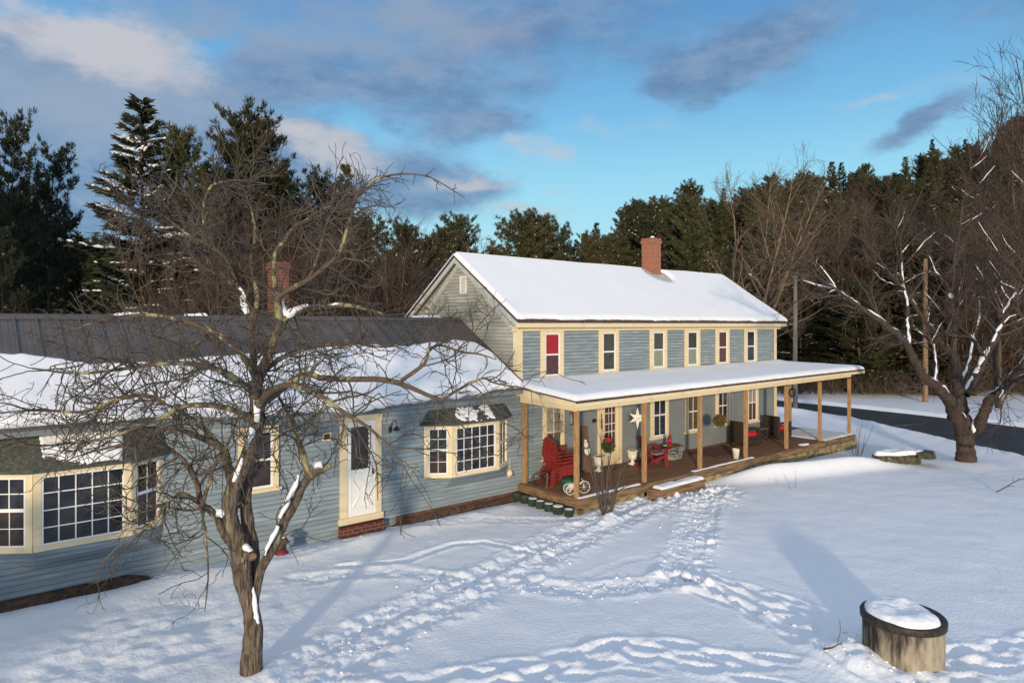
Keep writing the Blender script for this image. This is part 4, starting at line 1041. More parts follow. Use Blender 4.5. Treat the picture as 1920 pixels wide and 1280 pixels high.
A_L['fork_up'] = px_limb([(524, 606, 14, .05), (521, 580, 14, .0), (522, 560, 13, -.1), (533, 548, 11, -.15), (556, 537, 10, -.2), (580, 522, 9, -.3), (611, 499, 8, -.4), (637, 472, 7, -.5), (650, 430, 6, -.5), (662, 385, 5.5, -.5), (677, 354, 5, -.5), (700, 338, 4.5, -.5), (737, 328, 4, -.5), (768, 326, 3.4, -.5), (802, 331, 3, -.5), (830, 345, 2.4, -.5), (871, 371, 1.5, -.5)], 5, .008)
A_L['lichen_up'] = px_limb([(521, 566, 10, .0), (515, 530, 9, .3), (513, 495, 9, .5), (518, 470, 9, .6), (534, 450, 9, .7), (551, 426, 8, .8), (575, 412, 6, .9), (605, 392, 4, 1), (640, 382, 2.5, 1.1)], 5, .01)
A_L['arch_left'] = px_limb([(402, 511, 8, .6), (388, 480, 7, .3), (384, 440, 6, .1), (381, 395, 6, 0), (386, 368, 5, -.1), (398, 348, 5, -.2), (420, 341, 4, -.3), (452, 338, 3, -.4), (500, 345, 2, -.5)], 5, .012)
A_L['right_arm'] = px_limb([(484, 765, 20, 0), (497, 750, 17, -.05), (514, 739, 16, -.1), (541, 718, 14, -.2), (566, 705, 13, -.3), (583, 700, 12, -.35), (607, 708, 12, -.4), (655, 711, 11, -.5), (710, 711, 11, -.6), (751, 718, 11, -.7)], 5, .008)
A_L['right_arm_up'] = px_limb([(748, 718, 9, -.7), (760, 708, 8, -.7), (776, 697, 8, -.7), (797, 679, 7, -.7), (803, 656, 6, -.7), (812, 650, 5, -.7), (830, 648, 5, -.75), (868, 660, 4, -.8), (900, 664, 3, -.8), (930, 674, 1.6, -.9)], 5, .006)
A_L['right_arm_low'] = px_limb([(748, 718, 10, -.7), (770, 726, 9, -.75), (792, 736, 8, -.8), (812, 744, 8, -.8), (830, 748, 6, -.8), (850, 736, 5, -.8), (880, 719, 5, -.85), (906, 709, 4.5, -.9), (925, 717, 4, -.9), (948, 722, 3, -1), (985, 728, 2.4, -1), (1020, 742, 1.4, -1.1)], 5, .006)
A_L['dark_left'] = px_limb([(475, 790, 15, -.1), (456, 776, 12, -.2), (419, 763, 11, -.4), (378, 759, 10, -.5), (337, 763, 9, -.6), (309, 780, 8, -.7), (275, 794, 7, -.8), (245, 806, 6, -.9), (200, 821, 5, -1), (120, 832, 4, -1.1), (40, 838, 2.5, -1.2)], 5, .012)
A_L['lower_left'] = px_limb([(446, 950, 22, .0), (434, 905, 18, .15), (427, 868, 16, .2), (420, 845, 15, .2), (405, 833, 13, .2), (382, 822, 11, .2), (357, 812, 10, .2), (330, 803, 9, .2), (300, 806, 7, .2), (265, 820, 6, .2), (220, 835, 5, .1), (160, 850, 3, .0)], 5, .01)
A_L['high_left'] = px_limb([(420, 845, 10, .2), (395, 815, 9, .3), (361, 787, 9, .4), (320, 760, 8, .5), (292, 746, 9, .5), (261, 741, 9, .5), (230, 746, 8, .5), (199, 757, 7, .5), (155, 772, 6, .5), (103, 770, 5, .5), (34, 770, 4, .5), (-40, 782, 2, .5)], 5, .01)
A_L['low_arm'] = px_limb([(432, 1010, 25, .0), (418, 992, 18, -.1), (405, 968, 15, -.15), (392, 955, 14, -.2), (378, 945, 12, -.25), (370, 910, 10, -.3), (355, 878, 9, -.35), (332, 850, 8, -.4), (305, 836, 6, -.5), (260, 830, 4, -.6), (200, 845, 2.5, -.7)], 5, .008)
A_L['low_droop'] = px_limb([(380, 946, 10, -.25), (362, 935, 9, -.3), (340, 925, 8, -.4), (320, 936, 6, -.5), (295, 968, 5, -.6), (262, 1000, 4, -.7), (215, 1030, 3, -.8), (170, 1085, 1.5, -.85)], 5, .012)
A_L['cross'] = px_limb([(378, 950, 8, -.3), (392, 905, 7, -.4), (403, 870, 6, -.5), (425, 835, 5, -.6), (440, 800, 4, -.7), (455, 755, 2.5, -.8)], 5, .012)
A_L['hang_a'] = px_limb([(375, 945, 5, -.3), (383, 985, 4.5, -.35), (388, 1030, 4, -.36), (390, 1085, 3, -.36), (384, 1145, 1.6, -.36)], 4, .006)
A_L['dark_right'] = px_limb([(477, 1150, 12, .0), (482, 1105, 14, .05), (490, 1068, 17, .1), (511, 1026, 18, .15), (530, 984, 17, .2), (550, 950, 16, .25), (566, 915, 15, .3), (580, 890, 16, .33)], 5, .006)
A_L['dark_right_up'] = px_limb([(579, 893, 14, .33), (573, 870, 12, .35), (567, 850, 12, .38), (558, 825, 10, .4), (551, 800, 8, .45), (541, 775, 6, .5), (520, 740, 4, .6), (500, 700, 3, .7)], 5, .008)
A_L['dark_right_stub'] = px_limb([(578, 893, 13, .33), (596, 884, 10, .3), (610, 878, 8, .28), (620, 871, 5, .26)], 4, .004)
A_L['stub'] = px_limb([(455, 1035, 22, -.05), (462, 1035, 20, -.14), (470, 1040, 17, -.22), (474, 1044, 14, -.26)], 3, .0)
A_L['back_arm'] = px_limb([(482, 720, 13, .1), (470, 690, 12, .5), (440, 650, 11, 1.0), (395, 620, 10, 1.4), (340, 600, 8, 1.7), (270, 590, 6, 2.0), (190, 600, 4, 2.2), (120, 625, 2, 2.4)], 5, .012)
A_L['front_arm'] = px_limb([(484, 760, 14, -.1), (505, 735, 13, -.5), (540, 722, 11, -.9), (590, 735, 10, -1.3), (640, 770, 8, -1.6), (690, 800, 6, -1.8), (740, 850, 4, -1.9), (775, 905, 2, -2)], 5, .012)
A_L['front_left'] = px_limb([(480, 745, 13, -.1), (450, 715, 12, -.6), (400, 690, 11, -1.1), (330, 680, 9, -1.5), (240, 690, 7, -1.8), (150, 700, 5, -2.0), (60, 690, 3, -2.1)], 5, .012)
A_L['mid_right'] = px_limb([(490, 700, 10, .1), (530, 670, 9, .4), (590, 650, 8, .8), (650, 640, 6, 1.1), (710, 650, 5, 1.4), (770, 640, 3, 1.6), (830, 600, 2, 1.7)], 5, .012)
A_L['up_mid'] = px_limb([(476, 600, 9, .4), (482, 550, 8, .6), (470, 500, 7, .7), (478, 440, 5, .8), (470, 390, 3.5, .9), (455, 350, 2, .9)], 5, .014)
A_L['up_left'] = px_limb([(448, 545, 8, .5), (420, 480, 7, .3), (352, 440, 5, .0), (300, 400, 4, -.2), (255, 395, 2.5, -.4)], 5, .014)
A_L['up_right'] = px_limb([(580, 522, 7, -.3), (600, 470, 6, -.6), (612, 420, 4.5, -.8), (640, 375, 3, -1.0), (668, 345, 2, -1.1)], 5, .012)
for k_, q_ in (('lead', .86), ('second', .84), ('trunk', .95)): A_L[k_] = (A_L[k_][0], A_L[k_][1] * q_)
thick = ['trunk', 'lead', 'second', 'low_arm', 'dark_right', 'stub', 'lower_left']
APPLE = empty('apple_tree', at_depth(471, 1262, AD), 0, 'gnarled bare apple tree with lichen and snow in the front yard', 'tree')
AOFF = -np.array(APPLE.location)
V1, F1 = tubes([A_L[k] for k in thick], 18)
V1 = gnarl(V1, .030, 5, 3); V1 = gnarl(V1, .016, 15, 8)
tr = link('trunk', new_mesh('trunk', V1 + AOFF, F1, M['bark'], True), APPLE)
limb_names = [k for k in A_L if k not in thick]
stout = []; slender = []
for k in limb_names:
    P, Q = A_L[k]; i = int(np.argmax(Q < .0135)) if (Q < .0135).any() else len(Q)
    if i >= 3: stout.append((P[:i + 1], Q[:i + 1]))
    if i < len(Q) - 1: slender.append((P[max(0, i - 1):], Q[max(0, i - 1):]))
V1, F1 = tubes(slender, 7); V1 = gnarl(V1, .01, 14, 5)
SLV, SLF = V1, F1
V1, F1 = tubes(stout, 10)
V1 = gnarl(V1, .014, 12, 5)
link('limbs', new_mesh('limbs', V1 + AOFF, F1, M['lichen_bark'], True), APPLE)
m = MB(); p = A_L['stub'][0][-1] + AOFF; q = unit(A_L['stub'][0][-1] - A_L['stub'][0][-3])
m.tube([p - q * .02, p + q * .004], [.052, .05], 14); n = len(m.v); m.f.append(tuple(range(14, 28))); m.build('cut_end', M['rim_wood'], APPLE)
L0 = [A_L[k] for k in A_L if k not in ('trunk', 'stub', 'dark_right_stub')]
src = [(P[len(P) // 5:], R[len(R) // 5:]) for P, R in L0]
cutf = {'fork_up': .52, 'up_right': .75, 'arch_left': .85}
src = [(P[:int(len(P) * cutf.get(k, 1.0))], R[:int(len(R) * cutf.get(k, 1.0))]) for (P, R), k in zip(src, [k for k in A_L if k not in ('trunk', 'stub', 'dark_right_stub')])]
b1 = kids(rng, src, 7.3, .08, 1.15, 9, .21, .010, .013, .005, (.6, 1.3), .6)
b2 = kids(rng, b1, 7.5, .12, .55, 6, .26, .008, .007, .0036, (.6, 1.3), .75)
up_ = [A_L[k] for k in ('lichen_up', 'arch_left', 'up_mid', 'up_left', 'back_arm', 'mid_right', 'high_left', 'front_left')] + [(P[len(P) // 2:], R[len(R) // 2:]) for P, R in (A_L['second'], A_L['lead'])] + [(A_L['fork_up'][0][8:30], A_L['fork_up'][1][8:30]), (A_L['up_right'][0][:14], A_L['up_right'][1][:14])]
b1u = kids(rng, up_, 5.5, .05, 1.2, 9, .2, .012, .011, .005, (.5, 1.3), .6)
b2 = b2 + kids(rng, b1u, 6.5, .12, .5, 6, .25, .01, .0065, .0036, (.6, 1.3), .75); b1 = b1 + b1u
b3 = kids(rng, b2, 5.0, .1, .19, 4, .24, .03, .0042, .0029, (.6, 1.2), .9)
# pendulous shoots
b4 = kids(rng, [A_L[k] for k in ('low_droop', 'low_arm', 'dark_left', 'dark_right_up', 'front_arm', 'cross')], 3.4, .25, .85, 8, .12, -.16, .008, .004, (.7, 1.3), .6, (0, 0, -.7))
b5 = kids(rng, b4, 6, .15, .22, 4, .2, -.03, .0048, .0034, (.5, 1.1), .8)
# fine spurs on the sky-lit right-hand arch
b6 = kids(rng, [A_L['fork_up'], A_L['right_arm_up'], A_L['right_arm_low']], 13, .5, .27, 5, .2, .03, .007, .0042, (.6, 1.2), .7)
tw = b1 + b2 + b3 + b4 + b5 + b6
V1, F1 = tubes(tw, 4); F1 = np.concatenate([F1, SLF + len(V1)]); V1 = np.concatenate([V1, SLV])
link('crown', new_mesh('crown', V1 + AOFF, F1, M['twig'], True), APPLE)
sn = snow_on(rng, [A_L[k] for k in ('low_arm', 'dark_right', 'lead', 'second', 'fork_right', 'right_arm', 'high_left', 'dark_left')], .10, .03, .62, .62, zmax=.9)
def snow_px(pts):
    P, R = px_limb(pts, 9, 0); return (P, R * .9)
sn += [snow_px([(561, 890, 5, .2), (553, 908, 11, .18), (544, 928, 8, .16), (536, 945, 12, .13), (525, 970, 6, .1)]), snow_px([(520, 985, 8, .05), (508, 1012, 9, .02), (495, 1040, 5, 0)]),
       snow_px([(605, 877, 5, .28), (598, 870, 14, .28), (588, 873, 12, .26)]), snow_px([(454, 858, 4, -.15), (449, 876, 9, -.17), (443, 890, 13, -.17), (437, 902, 6, -.15)]),
       snow_px([(468, 802, 6, -.12), (473, 812, 12, -.14), (468, 822, 11, -.14), (463, 840, 5, -.12)]), snow_px([(418, 966, 14, -.12), (410, 960, 18, -.14), (402, 955, 8, -.16)]),
       snow_px([(459, 1020, 6, -.14), (464, 1030, 20, -.16), (469, 1036, 18, -.2), (474, 1038, 6, -.22)]), snow_px([(529, 562, 5, .04), (531, 580, 17, .08), (540, 588, 19, .12), (556, 580, 12, .18), (576, 572, 6, .28)]),
       snow_px([(452, 556, 6, .42), (459, 575, 14, .4), (464, 588, 9, .38)]), snow_px([(478, 738, 6, -.1), (482, 760, 13, -.12), (480, 790, 11, -.12)]),
       snow_px([(475, 1100, 4, -.02), (478, 1130, 8, -.05), (482, 1160, 9, -.05), (484, 1190, 4, 0)])]
V1, F1 = tubes(sn, 16); V1 = gnarl(V1, .045, 11, 1); V1 = gnarl(V1, .022, 27, 5)
tag(link('snow', new_mesh('snow', V1 + AOFF, F1, M['snow'], True), APPLE), kind='stuff')

# ---------------- the maple on the right
rng = np.random.RandomState(23)
MD = 23.4
def mp_(zx, zy, w, o): return (1440 + zx / 2.6667, 420 + zy / 2.6667, w / 2.6667, o)
def m_limb(pts, k=5, jit=.03):
    P = [at_depth(u, v, MD + o) for u, v, w, o in pts]; R = [w / FPX * (MD + o) / 2 for u, v, w, o in pts]
    return smooth_line(P, R, k, rng, jit)
Z3 = lambda L: m_limb([mp_(*q) for q in L])
G = {}
G['trunk'] = Z3([(990, 1230, 112, 0), (992, 1190, 94, 0), (985, 1120, 80, 0), (984, 1050, 84, 0), (975, 980, 80, 0)])
G['a'] = Z3([(965, 1010, 70, -.1), (935, 945, 62, -.3), (895, 870, 52, -.6), (840, 810, 46, -.9), (785, 765, 42, -1.2), (745, 710, 40, -1.5), (715, 640, 38, -1.7), (690, 600, 34, -1.9), (640, 545, 30, -2.2), (570, 490, 30, -2.5), (500, 440, 26, -2.8), (440, 400, 22, -3.0), (370, 350, 16, -3.2), (300, 300, 12, -3.5), (210, 240, 8, -3.7), (110, 180, 5, -4)])
G['a2'] = Z3([(705, 620, 26, -1.8), (705, 560, 24, -1.4), (695, 500, 20, -1), (700, 420, 17, -.6), (680, 330, 14, 0), (672, 240, 12, .5), (668, 160, 10, 1), (655, 60, 7, 1.4), (600, -20, 4, 1.8)])
G['b'] = Z3([(985, 1000, 70, .2), (965, 900, 60, .4), (950, 800, 52, .6), (940, 720, 46, .8), (918, 650, 42, 1), (875, 605, 34, .9), (830, 545, 28, .7), (780, 480, 22, .5), (740, 420, 18, .3), (690, 340, 14, 0), (620, 260, 10, -.4), (540, 150, 8, -.8), (460, 60, 5, -1), (390, -10, 3, -1.2)])
G['b2'] = Z3([(925, 670, 32, 1), (930, 590, 28, 1.2), (932, 500, 26, 1.5), (920, 420, 22, 1.8), (918, 360, 20, 2), (890, 300, 14, 2.2), (850, 255, 11, 2.4), (815, 235, 6, 2.5)])
G['b3'] = Z3([(918, 360, 16, 2), (930, 250, 14, 2.4), (935, 140, 12, 2.8), (960, 20, 10, 3.2), (975, -120, 8, 3.5), (1010, -260, 6, 3.8), (1000, -420, 3, 4)])
G['c'] = Z3([(1010, 1040, 50, -.2), (1050, 1010, 54, -.4), (1078, 950, 50, -.8), (1100, 890, 46, -1), (1140, 850, 42, -1.3), (1190, 810, 38, -1.6), (1240, 750, 42, -2), (1290, 690, 36, -2.4), (1360, 600, 30, -2.8), (1440, 480, 22, -3.2), (1500, 340, 14, -3.6), (1540, 180, 8, -4)])
G['d'] = Z3([(985, 850, 46, .5), (1010, 800, 42, .8), (1050, 740, 38, 1.2), (1080, 670, 34, 1.5), (1115, 610, 32, 1.8), (1150, 550, 28, 2), (1172, 490, 24, 2.2), (1180, 440, 18, 2.3), (1220, 380, 15, 2.4), (1250, 320, 12, 2.6), (1270, 200, 9, 2.8), (1290, 60, 7, 3), (1330, -120, 5, 3.2), (1300, -300, 3, 3.4)])
G['d2'] = Z3([(1160, 470, 17, 2.2), (1140, 390, 15, 2.5), (1130, 330, 12, 2.6), (1160, 280, 9, 2.8), (1165, 200, 6, 3), (1190, 60, 5, 3.2), (1170, -100, 3, 3.3)])
G['e'] = Z3([(1080, 670, 20, 1.5), (1040, 600, 18, 1.2), (1010, 560, 15, 1), (965, 520, 12, .6), (940, 470, 9, .2), (880, 420, 6, 0)])
G['f'] = Z3([(1170, 830, 30, -1.5), (1210, 810, 28, -2.2), (1270, 770, 24, -3), (1340, 740, 20, -3.8), (1420, 700, 14, -4.4), (1520, 640, 8, -5)])
G['g'] = Z3([(1290, 690, 26, -2.4), (1290, 600, 24, -2), (1310, 480, 20, -1.6), (1300, 330, 16, -1.2), (1330, 160, 12, -.8), (1310, -60, 9, -.4), (1340, -280, 6, 0), (1330, -480, 3, .3)])
G['h'] = Z3([(830, 800, 22, -.9), (845, 730, 18, -.5), (835, 660, 15, -.2), (820, 600, 12, .2), (770, 550, 9, .6), (720, 500, 7, 1)])
G['j'] = Z3([(950, 800, 24, .6), (1000, 720, 22, 1.6), (1020, 600, 18, 2.6), (1060, 460, 15, 3.4), (1050, 300, 12, 4), (1090, 120, 9, 4.4), (1080, -80, 6, 4.8), (1110, -260, 3, 5)])
MAPLE = empty('maple_tree', tuple(at_depth(1812, 865, MD)), 0, 'big spreading bare maple with snow lying along its limbs by the road', 'tree')
MOFF = -np.array(MAPLE.location)
V1, F1 = tubes([G['trunk'], G['a'], G['b'], G['c'], G['d']], 14); V1 = gnarl(V1, .06, 3, 2); V1 = gnarl(V1, .02, 9, 6)
link('trunk', new_mesh('trunk', V1 + MOFF, F1, M['maple_bark'], True), MAPLE)
V1, F1 = tubes([G[k] for k in G if k not in ('trunk', 'a', 'b', 'c', 'd')], 8); V1 = gnarl(V1, .03, 5, 4)
link('limbs', new_mesh('limbs', V1 + MOFF, F1, M['maple_bark'], True), MAPLE)
lim = [(P[len(P) // 4:], R[len(R) // 4:]) for k, (P, R) in G.items() if k != 'trunk']
b1 = kids(rng, lim, 3.2, .06, 3.1, 9, .13, .035, .034, .010, (.45, 1.1), .6)
b2 = kids(rng, b1, 2.9, .12, 1.3, 6, .15, .025, .014, .0075, (.45, 1.0), .7)
b3 = kids(rng, b2, 3.4, .1, .6, 4, .15, .02, .0085, .0062, (.4, .9), .85)
V1, F1 = tubes(b1, 5); V2, F2 = tubes(b2 + b3, 3)
oC = link('crown', new_mesh('crown', V1 + MOFF, F1, M['maple_twig'], True), MAPLE)
oD = link('twigs', new_mesh('twigs', V2 + MOFF, F2, M['maple_twig'], True), MAPLE)
sn = snow_on(rng, [G[k] for k in ('a', 'a2', 'b2', 'd', 'd2', 'h', 'e')], .85, .03, .70, .62, zmax=.80, run=(3, 9)) + snow_on(rng, [G[k] for k in ('b', 'c', 'f', 'g', 'j', 'b3')], .6, .03, .70, .58, zmax=.80, run=(3, 7)) + snow_on(rng, b1, .22, .012, .8, .7, zmax=.9, run=(2, 6))
sn += [m_limb([mp_(1042, 960, 8, -.35), mp_(1036, 990, 24, -.38), mp_(1030, 1020, 26, -.4), mp_(1028, 1042, 12, -.4)], 6, 0), m_limb([mp_(900, 350, 12, 1.9), mp_(912, 358, 30, 1.9), mp_(918, 370, 14, 1.9)], 4, 0)]
V1, F1 = tubes(sn, 9); V1 = gnarl(V1, .07, 5, 1); V1 = gnarl(V1, .04, 13, 4)
tag(link('snow', new_mesh('snow', V1 + MOFF, F1, M['snow'], True), MAPLE), kind='stuff')

# ---------------- forest prototypes (kept as the first tree of each kind)
def tris_mesh(C, Dv, Ln, Wd, rng):
    """needle sprays: one thin kite per spray"""
    C = np.asarray(C); Dv = np.asarray(Dv); Ln = np.asarray(Ln)[:, None]; Wd = np.asarray(Wd)[:, None]
    Dv = Dv / (np.linalg.norm(Dv, axis=1, keepdims=True) + 1e-9)
    s = np.cross(Dv, rng.normal(0, 1, Dv.shape)); s /= np.linalg.norm(s, axis=1, keepdims=True) + 1e-9
    V = np.stack([C, C + Dv * Ln * .45 + s * Wd, C + Dv * Ln, C + Dv * Ln * .45 - s * Wd], 1).reshape(-1, 3)
    return V, np.arange(len(C) * 4).reshape(-1, 4)
def make_pine(seed, H=15.0, wide=3.2, base=.22, dens=1.0, sparse=False, snow=.06):
    rng = np.random.RandomState(seed); wood = []; C = []; Dv = []; Ln = []; Wd = []; S = []
    T, TR_ = branch(rng, (0, 0, -.6), (0, 0, 1), H + .6, 14, .02, .05, .2, .025); wood.append((T, TR_))
    nb = int((100 if sparse else 150) * dens); nw = 22
    for k in range(nb):
        t = ((k + rng.rand()) / nb) ** .85; t = base + (1 - base) * (math.floor(t * nw) + .5 + rng.normal(0, .14)) / nw; t = min(max(t, .02), .995); p, tg, i, f = along(T, min(t, .995))
        s = (t - base) / (1 - base)
        prof = (math.sin(math.pi * min(1, .20 + .70 * s)) ** .75) if not sparse else (.35 + .65 * math.sin(math.pi * (.15 + .8 * s)))
        L = wide * prof * rng.uniform(.6, 1.12) + .35; a = rng.uniform(0, 2 * math.pi)
        upk = -.05 + .75 * s ** 1.4
        B, BR = branch(rng, p, (math.cos(a), math.sin(a), upk), L, 7, .08, .05, max(.02, .055 * (1 - s)), .008); wood.append((B, BR))
        nc = max(3, int(L * (5.2 if not sparse else 4.0)))
        for q in range(nc):
            tt = .14 + .86 * (q + rng.rand()) / nc; c, bt, _, _ = along(B, min(tt, .99)); c = c + rng.normal(0, .17, 3) * np.array([1, 1, .3])
            m_ = rng.randint(16, 27)
            d = rng.normal(0, 1, (m_, 3)); d[:, 2] = np.abs(d[:, 2]) * .7 + .05; d += bt * 1.0
            C += [c + rng.normal(0, .07, 3) for _ in range(m_)]; Dv += list(d); Ln += list(rng.uniform(.20, .44, m_)); Wd += list(rng.uniform(.020, .044, m_))
            if rng.rand() < snow: S.append((np.array([c + np.array([-.14, 0, .12]), c + np.array([0, .03, .16]), c + np.array([.15, .0, .12])]), np.array([.02, .075, .02])))
    return wood, (np.array(C), np.array(Dv), np.array(Ln), np.array(Wd)), S, H
def make_spruce(seed, H=14.0, wide=2.6, base=.06, snow=.0, droop=.25):
    rng = np.random.RandomState(seed); wood = []; C = []; Dv = []; Ln = []; Wd = []; S = []
    T, TR_ = branch(rng, (0, 0, -.5), (0, 0, 1), H + .5, 12, .008, .05, .17, .012); wood.append((T, TR_))
    nb = 230
    for k in range(nb):
        t = base + (1 - base) * (k + rng.rand()) / nb; p, tg, i, f = along(T, min(t, .996)); s = (t - base) / (1 - base)
        L = (wide * (1 - s) ** .85 + .10) * rng.uniform(.62, 1.08); a = rng.uniform(0, 2 * math.pi)
        B, BR = branch(rng, p, (math.cos(a), math.sin(a), -droop + .75 * s), L, 6, .05, .035, max(.012, .035 * (1 - s)), .006); wood.append((B, BR))
        nc = max(2, int(L / .15))
        for q in range(nc):
            tt = .12 + .88 * (q + rng.rand()) / nc; c, bt, _, _ = along(B, min(tt, .99)); side = np.array([-bt[1], bt[0], 0])
            for sg in (-1, 1, 0, -1, 1, -.6, .6, 0):
                C.append(c + rng.normal(0, .03, 3)); Dv.append(bt * .8 + side * sg * rng.uniform(.5, 1.1) + np.array([0, 0, rng.uniform(-.55, .12)])); Ln.append(rng.uniform(.20, .44)); Wd.append(rng.uniform(.04, .075))
        if rng.rand() < snow and L > .5:
            for q in range(11):
                tt = rng.uniform(.35, .98); c, bt, _, _ = along(B, tt); c = c + np.array([rng.normal(0, .10), rng.normal(0, .10), .07]); ln_ = rng.uniform(.05, .14)
                S.append((np.array([c - bt * ln_, c + np.array([0, 0, .02]), c + bt * ln_]), np.array([.02, rng.uniform(.03, .062), .012])))
        if False:
            i0 = 2 if L > .7 else 1
            Q = B[i0:].copy(); Q[:, 2] += .10; Q += rng.normal(0, .03, Q.shape); w = np.sin(np.linspace(.2, math.pi - .1, len(Q))); side = np.array([0, 0, 0])
            S.append((Q, w * rng.uniform(.06, .13) + .01))
    return wood, (np.array(C), np.array(Dv), np.array(Ln), np.array(Wd)), S, H
def make_bare(seed, H=13.0, spread=.55, stems=1, fine=1.0, fork=.3):
    rng = np.random.RandomState(seed); main = []
    for s in range(stems):
        d = np.array([rng.normal(0, .10 + .06 * stems), rng.normal(0, .10 + .06 * stems), 1])
        main.append(branch(rng, (rng.normal(0, .12) * (stems > 1), rng.normal(0, .12) * (stems > 1), -.5), d, H * rng.uniform(.88, 1.02), 12, .045, .05, .15 / math.sqrt(stems), .016))
    a1 = []
    for P, R in main:
        for k in range(int(34 / math.sqrt(stems))):
            t = fork + (1 - fork) * rng.rand() * .98; p, tg, i, f = along(P, t); r = R[i]
            L = H * .36 * (1.08 - t) ** .6 * rng.uniform(.6, 1.15)
            a1.append(branch(rng, p, perp_dir(tg, rng.uniform(.35, spread + .35), rng.uniform(0, 6.28)), L, 8, .07, .06, min(r * .55, .045), .010))
    a2 = kids(rng, a1, 2.5 * fine, .12, 1.6, 6, .10, .04, .017, .008, (.35, .85), .7)
    a3 = kids(rng, a2, 3.2 * fine, .1, .8, 4, .12, .03, .010, .0065, (.35, .85), .85)
    return main + a1, a2 + a3, H
KINDS_ = {}
def reg_conifer(key, data, needle, snowy):
    wood, ndl, S, H = data
    rng = np.random.RandomState(1)
    Vw, Fw = tubes(wood[:1], 8); Vb, Fb = tubes(wood[1:], 4)
    k = dict(H=H, parts=[('trunk', new_mesh('trunk', np.concatenate([Vw, Vb]), np.concatenate([Fw, Fb + len(Vw)]), M['pine_bark'], True)),
                         ('crown', new_mesh('crown', *tris_mesh(*ndl, rng), M[needle]))])
    k['H'] = max(H, float(np.percentile(np.array(ndl[0])[:, 2], 99.8)) + .2)
    if S and snowy:
        byn = [(P, r) for P, r in S]
        Vs, Fs = tubes(byn, 6); Vs = gnarl(Vs, .10, 3.0, 2); k['parts'].append(('snow', new_mesh('snow', Vs, Fs, M['snow'], True)))
    KINDS_[key] = k
def reg_bare(key, data, bk='bare_bark', tg='bare_twig'):
    main, fine, H = data
    V1, F1 = tubes(main, 5); V2, F2 = tubes(fine, 3); H = max(H, float(np.percentile(V2[:, 2], 99.5)))
    KINDS_[key] = dict(H=H, parts=[('trunk', new_mesh('trunk', V1, F1, M[bk], True)), ('crown', new_mesh('crown', V2, F2, M[tg]))])
reg_conifer('pine_a', make_pine(1), 'pine_needle', True)
reg_conifer('pine_b', make_pine(2, 15, 3.8, .15, 1.15), 'pine_needle', True)
reg_conifer('pine_c', make_pine(3, 15, 2.6, .30, .9), 'pine_needle', True)
reg_conifer('pine_thin', make_pine(4, 15, 2.7, .12, 1.0, True, .02), 'spruce_needle', True)
reg_conifer('spruce_a', make_spruce(5), 'spruce_needle', False)
reg_conifer('spruce_b', make_spruce(6, 14, 3.4, .03, .06, .12), 'pine_needle', True)
reg_conifer('spruce_snowy', make_spruce(7, 14, 3.6, .04, .85, .30), 'spruce_needle', True)
reg_bare('bare_a', make_bare(31, 13, .5))
reg_bare('bare_b', make_bare(32, 13, .65, 2))
reg_bare('bare_c', make_bare(33, 13, .7, 3, 1.1, .2))
reg_bare('bare_pale', make_bare(35, 14, .75, 2, 1.0, .15), 'pale_bark', 'pale_twig')
reg_bare('bush_bare', make_bare(34, 9, .75, 5, 1.15, .12))
def plant(kind, name, u, d, vtop=None, H=None, label='', cat='tree', group=None, rz=None, wide=1.0, rng=np.random):
    l = (u - 960) / FPX * d; p = dl(d, l)
    z = float(hill_h(np.array(d), np.array(l))) - .3 if d > 52 else float(ground_h(np.array(p[0]), np.array(p[1])))
    k = KINDS_[kind]
    if H is None: H = CAM[2] + d * (HOR - vtop) / FPX - z
    s = H / k['H']; e = empty(name, (p[0], p[1], z), rng.uniform(0, 6.28) if rz is None else rz, label, cat, group)
    w = s * wide
    e.scale = (w, w, s)
    for n, me in k['parts']:
        q = link(n, me, e)
        if n == 'snow': q['kind'] = 'stuff'
    return e
R = np.random.RandomState(77)
# named individuals
plant('spruce_snowy', 'spruce_tree', 262, 28, 190, label='tall pointed spruce carrying snow on its branches behind the wing', rng=R, wide=1.2)
plant('pine_thin', 'pine_tree', 18, 33, 205, label='tall sparse dark pine at the left edge of the woods', rng=R, wide=.62)
plant('pine_thin', 'pine_tree', 88, 36, 262, label='sparse layered pine just right of the leftmost pine', rng=R, wide=.75)
plant('pine_b', 'pine_tree', 446, 35, 204, label='broad round topped pine, the tallest right of the snowy spruce', rng=R, wide=.82)
plant('pine_c', 'pine_tree', 340, 38, 236, label='narrow dark pine between the snowy spruce and the round topped pine', rng=R, wide=.7)
plant('bare_pale', 'bare_tree', 1362, 46, 300, label='tall fan shaped bare tree with pale stems right of the brick chimney', rng=R, wide=1.1, rz=2.0)
plant('bare_pale', 'bare_tree', 1392, 49, 312, label='twin stemmed bare tree close behind the fan shaped bare tree', rng=R, wide=1.1, rz=.6)
plant('bare_b', 'bare_tree', 1868, 40, 120, label='tall bare tree rising above the hillside woods behind the maple', rng=R, wide=.8)
plant('bare_c', 'bare_tree', 1950, 37, 60, label='tall bare tree at the right edge, its twigs highest against the sky', rng=R, wide=.8)
plant('pine_b', 'pine_tree', 866, 56, 398, label='bushy pine above the gable peak of the house', rng=R, wide=.9)
plant('pine_b', 'pine_tree', 960, 58, 394, label='wide pine standing over the middle of the snowy main roof', rng=R, wide=1.0)
plant('pine_c', 'pine_tree', 1012, 60, 402, label='pine with open side branches right of the wide pine over the roof', rng=R, wide=1.1)
